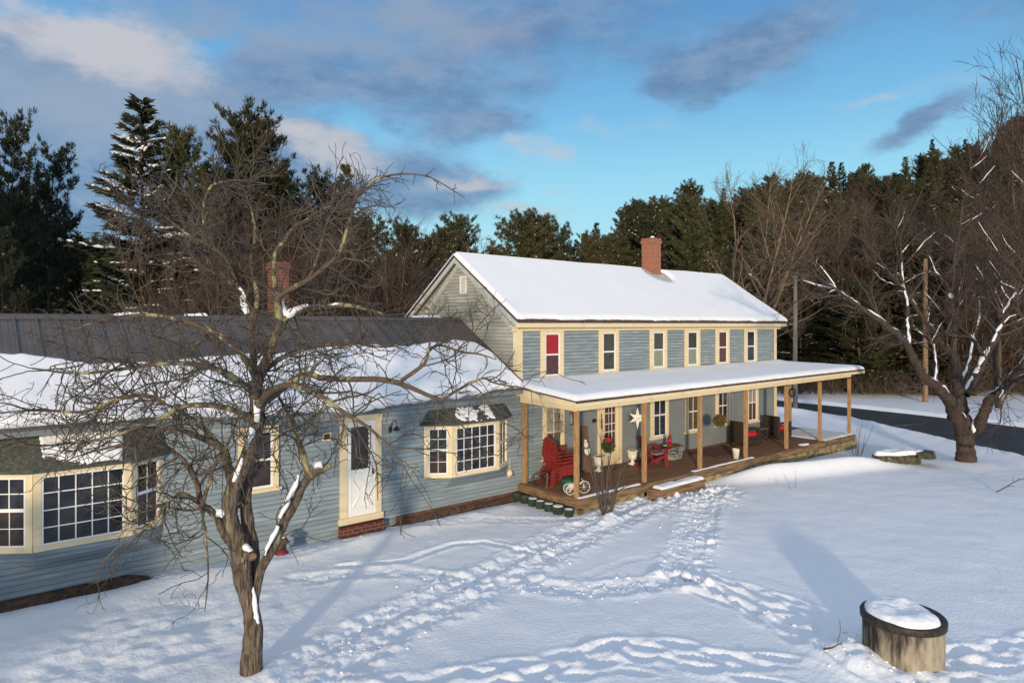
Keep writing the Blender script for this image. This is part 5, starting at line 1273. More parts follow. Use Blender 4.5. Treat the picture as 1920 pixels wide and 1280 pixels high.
for u, v, d, kd in ((604, 322, 42, 'pine_a'), (648, 308, 44, 'spruce_b'), (700, 402, 40, 'pine_b'), (545, 330, 46, 'pine_b'), (760, 412, 52, 'pine_a'), (812, 428, 56, 'pine_b'), (1045, 415, 64, 'pine_thin'), (1078, 450, 70, 'spruce_a'),
                     (-45, 240, 34, 'pine_thin'), (52, 340, 40, 'pine_thin'), (125, 385, 40, 'pine_thin'), (140, 470, 38, 'spruce_b'), (5, 420, 30, 'pine_thin'), (-90, 300, 38, 'pine_a'), (500, 300, 38, 'pine_a'), (405, 300, 40, 'pine_a')):
    plant(kd, 'pine_tree', u, d, v, label='dark evergreen in the woods behind the low wing', group='evergreens behind the low wing', rng=R, wide=.7 if u < 160 else .82)
for u, v, d, kd in ((350, 330, 30, 'bush_bare'), (400, 350, 27, 'bush_bare'), (470, 330, 30, 'bare_c'), (540, 345, 28, 'bush_bare'), (600, 370, 27, 'bare_c'), (640, 345, 31, 'bush_bare'), (690, 390, 30, 'bush_bare'), (735, 420, 31, 'bush_bare'),
                     (385, 450, 24, 'bush_bare'), (345, 540, 25, 'bush_bare'), (430, 460, 24, 'bush_bare'), (560, 450, 25, 'bush_bare'), (680, 470, 28, 'bush_bare'), (760, 470, 32, 'bush_bare'), (40, 560, 30, 'bush_bare'), (800, 470, 36, 'bush_bare'), (300, 520, 22, 'bush_bare'), (500, 520, 23, 'bush_bare')):
    plant(kd, 'bare_tree', u, d, v, label='leafless reddish brown tree in the thicket behind the low wing', group='bare thicket behind the low wing', rng=R, wide=.7 if u < 420 else 1.1)
# the wooded hillside
rows = [(152, 66, 9.6), (141, 54, 10.4), (128, 44, 11.5), (116, 34, 12.6), (104, 28, 14.4), (91, 26, 14.4), (80, 24, 14.4), (70, 22, 13.5), (61, 20, 12.5)]
for d, n, Hm in rows:
    for k in range(n):
        u = 1060 + (2010 - 1060) * (k + R.rand()) / n
        if d < 75 and u < 1290: continue
        dd = d + R.uniform(-5, 5); H = Hm * R.uniform(.62, 1.15)
        conif = R.rand() < (.80 if d > 130 else .5 if d > 95 else .42) or (u < 1430 and d < 110)
        if conif:
            kd = ['pine_a', 'pine_b', 'spruce_b', 'pine_c', 'spruce_b', 'pine_b'][R.randint(6)]
            plant(kd, 'pine_tree', u, dd, H=H, label='dark green evergreen among the trees of the wooded hillside', group='evergreens on the hillside', rng=R, wide=R.uniform(.75, 1.05))
        else:
            plant(['bare_a', 'bare_b', 'bare_c'][R.randint(3)], 'bare_tree', u, dd, H=H * .95, label='leafless brown tree among the evergreens of the wooded hillside', group='bare trees on the hillside', rng=R, wide=R.uniform(1.0, 1.4))
# far trees filling the gap between wing woods and hillside
for k in range(34):
    u = -140 + (1120 + 140) * (k + R.rand()) / 34
    if 165 < u < 195: continue
    top = np.interp(u, [-140, 0, 150, 210, 330, 420, 560, 650, 720, 830, 960, 1060, 1120], [330, 330, 430, 470, 360, 330, 370, 400, 430, 445, 430, 452, 455])
    d = R.uniform(58, 72); plant(['pine_a', 'pine_b', 'spruce_b', 'pine_c'][R.randint(4)], 'pine_tree', u, d, top + R.uniform(0, 45), label='distant evergreen filling the woods behind the house', group='distant evergreens behind the house', rng=R, wide=1.15)
# front row of the woods across the road
for k in range(26):
    u = 1470 + (1990 - 1470) * (k + R.rand()) / 26; d = R.uniform(47, 52)
    if k % 3 == 0: plant(['bare_a', 'bare_c'][R.randint(2)], 'bare_tree', u, d, R.uniform(330, 430), label='slim bare tree in the front row of the woods across the road', group='bare front row across the road', rng=R, wide=1.0)
    elif u < 1760: plant(['spruce_b', 'pine_b', 'spruce_b'][R.randint(3)], 'pine_tree', u, d, R.uniform(430, 560), label='low dark hemlock with branches to the snow across the road', group='low hemlocks across the road', rng=R, wide=1.35)
    else: plant('bush_bare', 'bare_tree', u, d, R.uniform(470, 560), label='many stemmed bare bush at the woods edge across the road', group='bare bushes across the road', rng=R, wide=1.2)
# trees added unseen beyond the left edge of the view to shade the left woods
for k in range(3):
    d = R.uniform(8, 20); l = -27 - k * 1.6 - R.uniform(0, 3); p = dl(d, l)
    e = empty('pine_tree', (p[0], p[1], -.3), R.uniform(0, 6), 'tall pine added out of view at the far left to shade the woods', 'tree', 'added shade pines left of the yard'); s = R.uniform(1.0, 1.25); e.scale = (s * 1.2, s * 1.2, s)
    for n, me in KINDS_['pine_b']['parts']: link(n, me, e)
# evergreen shrubs added unseen, left of the view, to shade the foot of the wing
for k, (x, y, H, w) in enumerate(((-21.0, -7.6, 3.7, 1.7), (-19.6, -7.1, 3.4, 1.8), (-18.1, -7.0, 3.2, 1.8), (-16.7, -6.5, 2.9, 1.7))):
    e = empty('shade_shrub', (x, y, -.2), R.uniform(0, 6), 'low dense evergreen shrub added out of view left of the lawn to shade the wing', 'shrub', 'added shade shrubs left of the lawn'); s = H / KINDS_['spruce_b']['H']; e.scale = (s * w, s * w, s)
    for n, me in KINDS_['spruce_b']['parts'][:2]: link(n, me, e)
# undergrowth along the wood's edge
items = []
for k in range(2600):
    u = R.uniform(1440, 2050); d = R.uniform(44.5, 56); p = dl(d, (u - 960) / FPX * d, -.1)
    for q in range(2): items.append(branch(R, p, (R.normal(0, .5), R.normal(0, .5), 1), R.uniform(.4, 2.2), 4, .15, .0, .016, .006))
for k in range(1500):
    u = R.uniform(-150, 1100); d = R.uniform(26, 44) if u < 760 else R.uniform(44, 56); p = dl(d, (u - 960) / FPX * d, -.1)
    items.append(branch(R, p, (R.normal(0, .5), R.normal(0, .5), 1), R.uniform(1, 3.5), 5, .15, .0, .016, .006))
V1, F1 = tubes(items, 3)
tag(link('undergrowth', new_mesh('undergrowth', V1, F1, M['bare_twig'])), kind='stuff')
# ================================================================== THINGS ON AND ROUND THE PORCH
DZ = 0.2437
def adirondack(name, loc, rz, label, group=None, mt='red'):
    """faces +X; seat, back of slats, two arms, legs and rails"""
    e = empty(name, loc, rz, label, 'chair', group)
    m = MB()
    for k in range(6):                          # seat slats, sloping to the rear
        x = .30 - k * .082; z = .37 - (.30 - x) * .30
        m.bar((x, -.255, z), (x, .255, z), .074, .02)
    m.bar((.345, -.26, .345), (.345, .26, .345), .02, .09); m.build('seat', M[mt], e, bevel=.004)
    m = MB()
    hts = [.66, .74, .78, .74, .66]
    for k, h in enumerate(hts):                 # fan back with rounded top
        y = (k - 2) * .098; yt = y * 1.18
        b = np.array([-.14, y, .23]); t = np.array([-.14 - h * .42, yt, .23 + h * .93]); n = np.array([.905, 0, .42]) * .010
        c0 = b; P = []
        w0, w1 = .044, .053
        prof = [(-w0, 0), (w0, 0), (w1, .94), (w1 * .55, .985), (0, 1.0), (-w1 * .55, .985), (-w1, .94)]
        m.prism([tuple(b + (t - b) * s + np.array([0, y_, 0]) - n) for y_, s in prof], 2 * n)
    m.bar((-.21, -.25, .36), (-.21, .25, .36), .025, .07); m.bar((-.36, -.24, .72), (-.36, .24, .72), .02, .06)
    m.build('backrest', M[mt], e)
    for s in (-1, 1):
        m = MB(); y = s * .325
        m.prism([(-.34, y - .05, .535), (-.30, y - .065, .535), (.30, y - .075, .555), (.40, y - .05, .56), (.42, y, .56), (.40, y + .05, .56), (.30, y + .075, .555), (-.30, y + .04, .535), (-.34, y + .03, .535)], (0, 0, .022)); m.build('armrest', M[mt], e, bevel=.004)
        m = MB(); m.prism([(.23, s * .275 - .011, 0), (.36, s * .275 - .011, 0), (.34, s * .275 - .011, .30), (.37, s * .275 - .011, .54), (.21, s * .275 - .011, .54), (.22, s * .275 - .011, .30)], (0, .022, 0))
        m.prism([(.26, s * .295 - .01, .54), (.31, s * .295 - .01, .54), (.29, s * .345 - .01, .535), (.26, s * .295 - .01, .36)], (0, .02, 0)); m.build('leg', M[mt], e)
        m = MB(); m.prism([(.36, s * .25 - .01, .31), (.36, s * .25 - .01, .38), (-.14, s * .25 - .01, .25), (-.44, s * .25 - .01, .0), (-.52, s * .25 - .01, .0), (-.52, s * .25 - .01, .05), (-.20, s * .25 - .01, .26 - .1)], (0, .02, 0)); m.build('side_rail', M[mt], e)
    return e
order = ['lowest red adirondack chair of the stack by the left porch window', 'second chair from the bottom in the stack of red adirondack chairs', 'middle chair in the stack of red adirondack chairs',
         'second chair from the top in the stack of red adirondack chairs', 'topmost red adirondack chair of the stack, its whole back showing']
for k in range(5):
    adirondack('adirondack_chair', (.72 + .012 * k, -.72, DZ + .088 * k), -.12, order[k], 'stacked red adirondack chairs')
ch = adirondack('adirondack_chair', (4.45, -.95, DZ), -.35, 'single dark red adirondack chair with a grey cushion right of the front door', mt='dark_red')
m = MB(); m.box(4.28, 4.72, -1.2, -.72, DZ + .375, DZ + .43); m.build('seat_cushion', M['flat_wall'], None, bevel=.02); tag(bpy.data.objects['seat_cushion'], 'flat grey cushion on the single red chair', 'cushion')
# folding slatted table with a grey box under it
t = empty('folding_table', (5.75, -.55, DZ), .0, 'low folding table of dark red slats beside the single chair', 'table')
m = MB()
for k in range(6): m.box(-.42, .42, -.30 + k * .10, -.30 + k * .10 + .085, .40, .42)
m.box(-.36, -.32, -.29, .29, .375, .40); m.box(.32, .36, -.29, .29, .375, .40); m.build('tabletop', M['brown_wood'], t)
for sx in (-1, 1):
    for sy in (-1, 1):
        m = MB(); m.bar((sx * .36, sy * .27, .38), (-sx * .10 + sx * .45, sy * .22, .0), .022, .03); m.bar((sx * .36, sy * .25, .39), (sx * .05, sy * .25, .0), .022, .03); m.build('leg', M['grey_board'], t)
m = MB(); m.box(-.13, .12, -.05, .13, .421, .45); m.box(-.06, .08, -.02, .1, .451, .475); tag(m.build('folded_cloth', M['white'], None, loc=(5.70, -.60, DZ), bevel=.008), 'small white folded cloth lying on the slatted table', 'cloth')
b = empty('storage_crate', (5.86, -.62, DZ), .1, 'grey green crate with dark hand holes under the slatted table', 'crate')
m = MB(); m.box(-.27, .27, -.16, -.14, 0, .17); m.box(-.27, .27, .14, .16, 0, .17); m.box(-.27, -.25, -.14, .14, 0, .17); m.box(.25, .27, -.14, .14, 0, .17); m.box(-.25, .25, -.14, .14, 0, .02); m.build('panel', M['grey_board'], b)
m = MB()
for x in (-.15, .05, .18): m.lathe([(.001, 0), (.035, .001), (.035, .002), (.001, .004)], 12); n = 48; m.v[-n:] = [(x + p[0], -.1625 - p[2], .09 + p[1]) for p in m.v[-n:]]
m.build('hand_hole', M['iron'], b)
# red lantern on the chair's arm
l = empty('lantern', (4.93, -1.20, DZ + .582), 0, 'shiny red lantern standing on the arm of the single red chair', 'lantern')
m = MB(); m.lathe([(.075, 0), (.085, .02), (.08, .05), (.055, .07), (.05, .09)], 14); m.lathe([(.055, .24), (.065, .26), (.04, .30), (.03, .34), (.02, .345)], 14); m.build('body', M['dark_red'], l, True)
m = MB(); m.lathe([(.045, .09), (.062, .14), (.06, .2), (.045, .24)], 14); m.build('globe', M['g_red'], l, True)
m = MB(); m.ring((0, 0, .30), .10, .004, (0, 1, 0), 20, 5); m.build('handle', M['dark_red'], l)
# urns
def urn(loc, label):
    e = empty('urn', loc, .5, label, 'urn', 'white urns beside the front door')
    m = MB(); m.lathe([(.13, 0), (.13, .03), (.10, .045), (.065, .07), (.04, .11), (.045, .13), (.08, .15), (.12, .19), (.14, .25), (.145, .33), (.165, .40), (.185, .425), (.185, .44), (.16, .44), (.15, .40)], 22); m.build('body', M['urn'], e, True)
    for s in (-1, 1): m = MB(); m.ring((s * .165, 0, .29), .065, .014, (0, 1, 0), 16, 6); m.build('handle', M['urn'], e, True)
    m = MB(); m.lathe([(.15, .40), (.10, .43), (.02, .44)], 16); m.build('soil', M['soil'], e, True)
urn((2.66, -.36, DZ), 'white handled urn left of the front door'); urn((4.16, -.38, DZ), 'white handled urn right of the front door')
# tall painted board leaning by the door
b = empty('painted_board', (2.34, -.16, DZ), 0, 'tall brown wooden board with a white painted winter figure leaning by the front door', 'board')
m = MB(); m.prism([(-.15, -.12, 0), (.15, -.12, 0), (.15, .10, 1.30), (-.15, .10, 1.30)], (0, .022, .004)); m.build('plank', M['brown_wood'], b)
def on_board(m, cx, cz, r, d, sx=1.0):
    P = []
    for k in range(16):
        a = k * math.pi / 8; x = cx + r * sx * math.cos(a); z = cz + r * math.sin(a); P.append((x, -.12 + .22 * z / 1.30 - d, z))
    m.prism(P, (0, -.006, 0))
m = MB(); on_board(m, .02, .60, .115, .003); on_board(m, .0, .78, .085, .0035); on_board(m, .0, .91, .055, .004); m.build('figure', M['white'], b)
m = MB(); on_board(m, .01, .685, .09, .011, 1.0); m.v = [(x, y, .685 + (z - .685) * .22) for x, y, z in m.v]; on_board(m, .0, .965, .05, .009); m.build('scarf', M['brown_wood'], b)
# oval plaques
def oval(name, loc, rx, rz_, label, cat):
    m = MB(); n = 20; m.prism([(rx * math.cos(2 * math.pi * k / n), 0, rz_ * math.sin(2 * math.pi * k / n)) for k in range(n)], (0, -.018, 0))
    m2 = m.build(name, M['iron'], None, loc=loc, bevel=.004); tag(m2, label, cat); return m2
oval('oval_plaque', (2.84, -.013, 1.67), .10, .065, 'black oval plaque on the wall left of the front door', 'plaque')
oval('oval_plaque', (3.52, -.036, .735), .095, .06, 'dark oval plate low on the front door', 'plaque')
m = MB(); m.tube([(0, 0, -.30), (.01, -.02, -.22), (-.02, -.02, -.12), (.012, -.02, -.04), (-.008, -.02, .06), (.006, -.01, .14), (0, 0, .2)], [.006, .022, .012, .026, .013, .018, .005], 6); tag(m.build('wind_chime', M['iron'], None, True, (3.07, -.085, 1.68)), 'thin black wind chime hanging on the door frame', 'wind chime')
# hanging balls with bow
def leafball(name, loc, r, mt, label, ztop, bow=False, n=900, seed=3):
    e = empty(name, loc, 0, label, 'hanging ornament'); rg = np.random.RandomState(seed)
    d = rg.normal(0, 1, (n, 3)); d /= np.linalg.norm(d, axis=1, keepdims=True); C = d * r * rg.uniform(.55, .95, (n, 1))
    V, F = tris_mesh(C, d + rg.normal(0, .6, (n, 3)), rg.uniform(.05, .09, n), rg.uniform(.012, .02, n), rg)
    link('foliage', new_mesh('foliage', V, F, M[mt]), e)
    m = MB(); m.lathe([(.01, -r * .7), (r * .5, -r * .5), (r * .72, 0), (r * .5, r * .5), (.01, r * .7)], 14); m.build('core', M[mt], e, True)
    m = MB(); m.tube([(0, 0, r * .6), (0, 0, ztop - loc[2])], .005, 5); m.build('hanger', M['iron'], e)
    if bow:
        m = MB()
        for a in (.5, 1.7, 2.8, 3.9, 5.2): m.ring((.055 * math.cos(a), .055 * math.sin(a) - .02, r * .95), .045, .016, (math.sin(a), .6, math.cos(a)), 12, 5)
        m.build('bow', M['bow'], e, True)
leafball('kissing_ball', (1.42, -1.85, 1.33), .165, 'holly', 'evergreen hanging ball with a red bow in front of the door', 2.5, True)
leafball('twig_ball', (6.62, -1.85, 1.52), .19, 'bush_ball', 'brown twig ball hanging from the porch beam by a window', 2.5, seed=8)
# star
e = empty('star_ornament', (2.50, -1.95, 1.98), -.8, 'white six pointed paper star hanging from the porch beam', 'star')
m = MB(); n = 6; V = [(0, -.05, 0), (0, .05, 0)]
for k in range(12):
    a = math.pi / 2 + k * math.pi / 6; rr = (.31 if k in (0, 6) else .25) if k % 2 == 0 else .10; V.append((rr * math.cos(a), 0, rr * math.sin(a)))
F = []
for k in range(12): F += [(0, 2 + k, 2 + (k + 1) % 12), (1, 2 + (k + 1) % 12, 2 + k)]
m.add(V, F); m.build('star', M['urn'], e)
m = MB(); m.tube([(0, 0, .31), (0, 0, .55)], .004, 5); m.build('hanger', M['iron'], e)
m = MB(); m.lathe([(.001, 0), (.02, .01), (.001, .02)], 8, (.03, -.06, -.01)); m.build('eyelet', M['iron'], e)
# curled iron bracket with chime, bird feeder tube by the left window
e = empty('hanging_chime', (.32, -1.05, 2.12), 0, 'curled iron hook with a wooden wind chime near the left porch window', 'wind chime')
m = MB(); m.ring((0, 0, 0), .085, .009, (0, 1, 0), 18, 5); m.ring((.03, 0, .0), .035, .008, (0, 1, 0), 12, 5); m.tube([(0, 0, .08), (.0, 0, .42)], .006, 5); m.build('hook', M['iron'], e)
m = MB(); m.box(-.07, .07, -.05, .05, -.16, -.13); m.tube([(0, 0, -.085), (0, 0, -.13)], .004, 5)
for k in range(5): m.tube([(-.055 + k * .027, .02 * (-1) ** k, -.16), (-.055 + k * .027, .02 * (-1) ** k, -.46 - .04 * (k % 3))], .009, 6)
m.build('chime_tubes', M['brown_wood'], e)
e = empty('bird_feeder', (1.14, -.75, 1.80), 0, 'slim clear tube feeder with dark red caps hanging by the left window', 'feeder')
m = MB(); m.lathe([(.03, .0), (.03, .28)], 12); m.build('tube', M['g_lace'], e, True)
m = MB(); m.lathe([(.075, -.02), (.075, -.005), (.035, .0)], 14); m.lathe([(.034, .28), (.08, .29), (.03, .33), (.004, .335)], 14); m.build('cap', M['dark_red'], e, True)
m = MB(); m.tube([(0, 0, .33), (0, 0, .76)], .004, 5); m.build('hanger', M['iron'], e)
# wicker armchairs, side table, bucket, rug
def wicker(loc, rz, label):
    e = empty('wicker_armchair', loc, rz, label, 'armchair', 'dark wicker armchairs on the porch')
    m = MB(); m.box(-.38, -.28, -.36, .36, .10, .86); m.build('backrest', M['wicker'], e, bevel=.03)
    m = MB(); m.box(-.28, .36, -.30, .30, .16, .34); m.build('seat', M['wicker'], e, bevel=.015)
    for s in (-1, 1):
        m = MB(); y0, y1 = (.30, .38) if s > 0 else (-.38, -.30)
        m.box(-.36, .38, y0, y1, .56, .64); m.box(.28, .38, y0, y1, .08, .56); m.box(-.27, .279, y0, y1, .10, .26); m.build('armrest', M['wicker'], e, bevel=.012)
        for x in (-.33, .33): m = MB(); m.lathe([(.022, 0), (.028, .12)], 8, (x, s * .34, 0)); m.build('leg', M['wicker'], e)
    m = MB(); m.box(-.27, .37, -.29, .29, .341, .46); m.build('cushion', M['bow'], e, bevel=.035)
wicker((9.85, -.78, DZ), -.12, 'dark wicker armchair with red cushion nearer the twig ball'); wicker((12.2, -.72, DZ), -.12, 'dark wicker armchair with red cushion at the far corner of the house')
e = empty('side_table', (11.0, -.65, DZ), 0, 'small dark side table with pale glass top between the wicker armchairs', 'table')
m = MB(); m.box(-.26, .26, -.26, .26, .46, .475); m.build('table_top', M['pole_grey'], e)
for sx in (-1, 1):
    for sy in (-1, 1): m = MB(); m.box(sx * .22 - .025, sx * .22 + .025, sy * .22 - .025, sy * .22 + .025, 0, .46); m.build('leg', M['wicker'], e)
m = MB(); m.lathe([(.085, 0), (.115, .30), (.12, .31), (.11, .31), (.105, .29), (.08, .02)], 20); tag(m.build('bucket', M['urn'], None, True, (7.42, -1.93, DZ)), 'white bucket standing by a porch post', 'bucket')
m = MB(); m.box(6.9, 9.2, -1.45, -.35, DZ + .001, DZ + .012); tag(m.build('porch_rug', M['rug'], None), 'long dark red patterned rug on the porch floor', 'rug')
m = MB(); m.box(3.1, 3.95, -.62, -.10, DZ + .001, DZ + .016); tag(m.build('door_mat', M['brown_wood'], None), 'brown mat in front of the front door', 'mat')
# black iron wheel ornament and white tricycle planter at the left corner
e = empty('iron_bicycle', (.20, -.62, DZ), -.6, 'small black iron bicycle ornament at the left end of the porch', 'ornament')
for x, r in ((-.17, .15), (.17, .15)):
    m = MB(); m.ring((x, 0, r + .01), r, .014, (0, 1, 0), 24, 6)
    for k in range(4): a = k * math.pi / 4; m.bar((x - r * math.cos(a), 0, r + .01 - r * math.sin(a)), (x + r * math.cos(a), 0, r + .01 + r * math.sin(a)), .008, .008)
    m.build('wheel', M['iron'], e, True)
m = MB(); m.tube([(-.17, 0, .16), (-.02, 0, .34), (.17, 0, .16), (.20, 0, .42), (.24, .06, .45)], .012, 6); m.tube([(-.02, 0, .34), (.19, 0, .38)], .012, 6); m.box(-.10, .05, -.03, .03, .345, .37); m.build('frame', M['iron'], e)
m = MB(); m.prism([(0, 0, 0), (.04, .0, 0), (.07, .0, .36), (.02, 0, .40)], (0, .03, 0)); tag(m.build('wood_stake', M['brown_wood'], None, loc=(.05, -.92, DZ)), 'dark weathered stake leaning by the black bicycle ornament', 'stake')
e = empty('tricycle_planter', (.22, -1.80, DZ + .002), -.5, 'white wire tricycle planter beside the corner porch post', 'planter')
for (x, y, r) in ((.24, 0, .15), (-.16, -.12, .11), (-.16, .12, .11)):
    m = MB(); m.ring((x, y, r + .008), r, .009, (0, 1, 0), 24, 5)
    for k in range(4): a = k * math.pi / 4; m.bar((x - r * math.cos(a), y, r + .008 - r * math.sin(a)), (x + r * math.cos(a), y, r + .008 + r * math.sin(a)), .005, .005)
    m.build('wheel', M['white'], e, True)
m = MB(); m.tube([(-.16, 0, .12), (.02, 0, .14), (.20, 0, .30), (.24, 0, .16)], .009, 6); m.tube([(.20, -.10, .36), (.20, 0, .32), (.20, .10, .36)], .008, 6); m.tube([(-.16, -.12, .12), (-.16, .12, .12)], .009, 6); m.build('frame', M['white'], e)
m = MB(); m.lathe([(.07, .13), (.10, .26), (.105, .27), (.09, .26)], 14, (-.10, 0, 0)); m.build('basket', M['urn'], e, True)
m = MB(); m.lathe([(.13, 0), (.16, .30), (.17, .31), (.15, .30)], 18); o = m.build('plant_pot', M['green'], None, True, (-.02 + .30, -1.45, DZ)); tag(o, 'green plastic pot behind the white tricycle planter', 'pot')
# green tubs along the end of the porch
spots = [(-.40, -.26), (-.42, -.58), (-.44, -.92), (-.45, -1.22), (-.46, -1.55), (-.46, -1.88), (-.44, -2.24)]
where = ['first green tub against the house wall', 'second green tub from the house wall', 'third green tub from the house wall, dead stems inside', 'middle green tub of the row at the porch end', 'fifth green tub from the house wall, snow filled', 'sixth green tub from the house wall, largest of the row', 'last green tub of the row by the porch corner']
for k, (x, y) in enumerate(spots):
    e = empty('planter_tub', (x, y, -.15), k * .7, where[k], 'planter', 'green tubs along the porch end'); r = (.125, .13, .135, .13, .13, .15, .13)[k]
    m = MB(); m.lathe([(r * .82, 0), (r, .19), (r * 1.07, .195), (r * 1.07, .22), (r * .95, .22), (r * .92, .18)], 18); m.build('tub', M['tub'], e, True)
    m = MB(); m.lathe([(r * .93, .18), (r * .8, .215 + .008 * (k % 3)), (r * .3, .222), (.004, .225)], 16); m.build('snow' if k > 1 else 'soil', M['snow' if k > 1 else 'soil'], e, True)
    if k in (2, 4):
        rg = np.random.RandomState(k); V1, F1 = tubes([branch(rg, (rg.normal(0, .05), rg.normal(0, .05), .2), (rg.normal(0, .3), rg.normal(0, .3), 1), .16, 4, .2, 0, .004, .002) for _ in range(10)], 4); link('stems', new_mesh('stems', V1, F1, M['twig']), e)
# round dark clock / dish hanging at the far end of the porch
e = empty('hanging_wreath', (14.2, -.3, 1.80), .5, 'round dark ring hanging at the far right end of the porch', 'ornament'); m = MB(); m.ring((0, 0, 0), .17, .035, (.6, .8, 0), 24, 8); m.build('ring', M['iron'], e, True); m = MB(); m.tube([(0, 0, .17), (0, 0, .86)], .005, 5); m.build('hanger', M['iron'], e)

# ================================================================== ON THE WING WALL
e = empty('wall_lamp', (-4.12, 0, 2.10), 0, 'black curved iron wall lamp right of the storm door', 'lamp')
m = MB(); m.tube([(.02, -.02, .0), (.02, -.10, .18), (.03, -.20, .24), (.05, -.26, .18), (.05, -.26, .10)], .011, 8); m.lathe([(.05, 0), (.055, .012), (.01, .02)], 12); m.v[-36:] = [(.02 + p[0], -.018 - p[2], p[1] * 1.5) for p in m.v[-36:]]; m.build('bracket', M['iron'], e)
m = MB(); m.lathe([(.075, .0), (.07, .03), (.035, .085), (.012, .11)], 14, (.05, -.26, .0)); m.build('lamp_shade', M['iron'], e, True)
m = MB(); m.lathe([(.02, -.04), (.045, -.02), (.05, .0), (.03, .03)], 12, (.05, -.26, .0)); m.build('bulb_glass', M['g_lace'], e, True)
e = empty('wall_vent', (-5.68, 0, 2.10), 0, 'small white vent box left of the storm door', 'vent'); m = MB(); frame(m, -.10, .10, -.09, .09, .03, -.05, -.002); m.build('frame', M['cream'], e); m = MB(); m.box(-.07, .07, -.03, -.005, -.06, .06); m.build('opening', M['iron'], e)
e = empty('hose_reel', (-.46, -.0, .56), 0, 'pale round tap holder low on the wall left of the porch', 'tap'); m = MB(); m.lathe([(.10, 0), (.11, .03), (.05, .06), (.03, .09)], 14); m.v = [(x, -z - .015, y) for x, y, z in m.v]; m.build('plate', M['cream'], e, True); m = MB(); m.tube([(0, -.08, 0), (.02, -.13, -.02), (.03, -.13, -.08)], .014, 6); m.build('spout', M['pole_grey'], e, True); m = MB(); m.tube([(-.0, -.03, .1), (-.01, -.03, .4)], .008, 5); m.build('pipe', M['cream'], e)
p = on_ground(528, 1043, -.12); e = empty('red_feeder', (p[0], p[1], float(ground_h(p[0], p[1])) + .0), .4, 'dark red barn shaped feeder with a snowy roof standing in the snow by the wing', 'feeder')
m = MB(); m.lathe([(.13, 0), (.135, .04), (.10, .06), (.10, .10)], 12); m.build('tray', M['dark_red'], e, True); m = MB(); m.lathe([(.09, .10), (.09, .24)], 12); m.build('hopper', M['dark_edge'], e, True); m = MB(); m.lathe([(.15, .23), (.09, .32), (.02, .36), (.004, .365)], 10); m.build('roof', M['foundation'], e, True); m = MB(); m.lathe([(.08, .335), (.05, .37), (.004, .385)], 10); m.build('snow', M['snow'], e, True)

# ================================================================== YARD
wp = np.array([-1.83, -10.23]); wz = -.24
e = empty('stone_well', (wp[0], wp[1], wz), 0, 'round old concrete well curb capped with snow at the lower right', 'well')
m = MB(); Rw = .505
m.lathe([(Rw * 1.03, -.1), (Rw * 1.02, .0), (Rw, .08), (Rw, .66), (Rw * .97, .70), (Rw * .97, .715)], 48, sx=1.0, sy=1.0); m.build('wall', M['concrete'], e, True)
m = MB(); m.lathe([(Rw + .005, .66), (Rw + .028, .67), (Rw + .032, .745), (Rw + .02, .765), (Rw - .07, .775), (Rw - .09, .765)], 48); m.build('rim', M['wet_dark'], e, True)
m = MB(); m.lathe([(Rw - .02, .70), (Rw - .03, .763), (.3, .766), (.01, .767)], 40); m.build('lid', M['wet_dark'], e, True)
V = []; n = 60; Fl = []
for i in range(22):
    for k in range(n):
        a = 2 * math.pi * k / n; s = i / 21
        Rm = (Rw - .015) + .05 * float(vn(3 + 2 * math.cos(a), 5 + 2 * math.sin(a))) - .13 * max(0, math.cos(a + .55)) ** 2
        x, y = Rm * s * math.cos(a), Rm * s * math.sin(a)
        hh = .085 * math.sqrt(max(0, 1 - s ** 6)) * (1 + 1.5 * float(fbm(np.array(x * 3.5 + 7), np.array(y * 3.5), 4))); V.append((x, y, .768 + hh))
for i in range(21):
    for k in range(n): Fl.append((i * n + k, i * n + (k + 1) % n, (i + 1) * n + (k + 1) % n, (i + 1) * n + k))
link('snow', new_mesh('snow', V, Fl, M['snow'], True), e)
# shrub at the porch corner, with snow in its fork
def shrub(loc, n, H, seed, label, r=.013, spread=.35, name='bare_shrub', snow=False, sub=3.0):
    rg = np.random.RandomState(seed); e = empty(name, loc, 0, label, 'shrub'); st = []
    for k in range(n):
        a = 2 * math.pi * k / n + rg.normal(0, .3)
        st.append(branch(rg, (.06 * math.cos(a), .06 * math.sin(a), -.12), (spread * math.cos(a), spread * math.sin(a), 1), H * rg.uniform(.7, 1.1), 9, .06, .02, r * rg.uniform(.7, 1.15), r * .35))
    V1, F1 = tubes(st, 7); link('stems', new_mesh('stems', V1, F1, M['twig'], True), e)
    b1 = kids(rg, st, sub, .3, H * .35, 6, .12, .04, r * .5, r * .2, (.4, .9), .6); b2 = kids(rg, b1, 4, .1, H * .12, 4, .15, .03, r * .25, r * .14, (.4, 1), .8)
    V1, F1 = tubes(b1 + b2, 4); link('crown', new_mesh('crown', V1, F1, M['twig'], True), e)
    if snow:
        m = MB(); m.lathe([(.10, -.02), (.12, .05), (.08, .11), (.01, .13)], 12, (.05, .03, .06)); V = gnarl(np.array(m.v), .08, 8, 2); link('snow', new_mesh('snow', V, m.f, M['snow'], True), e)
    return e
p = on_ground(1137, 968, -.08); e = shrub((p[0], p[1], float(ground_h(p[0], p[1]))), 8, 1.95, 5, 'leafless vase shaped shrub in front of the porch steps', .026, .36, snow=True, sub=1.6)
m = MB()
for a, r in ((.3, .05), (2.4, .045), (4.2, .04)): m.tube([(.05 * math.cos(a), .05 * math.sin(a), -.2), (.07 * math.cos(a), .07 * math.sin(a), .12), (.10 * math.cos(a), .10 * math.sin(a), .26)], [r, r * .9, r * .6], 9)
m.build('trunk', M['bark'], e, True)
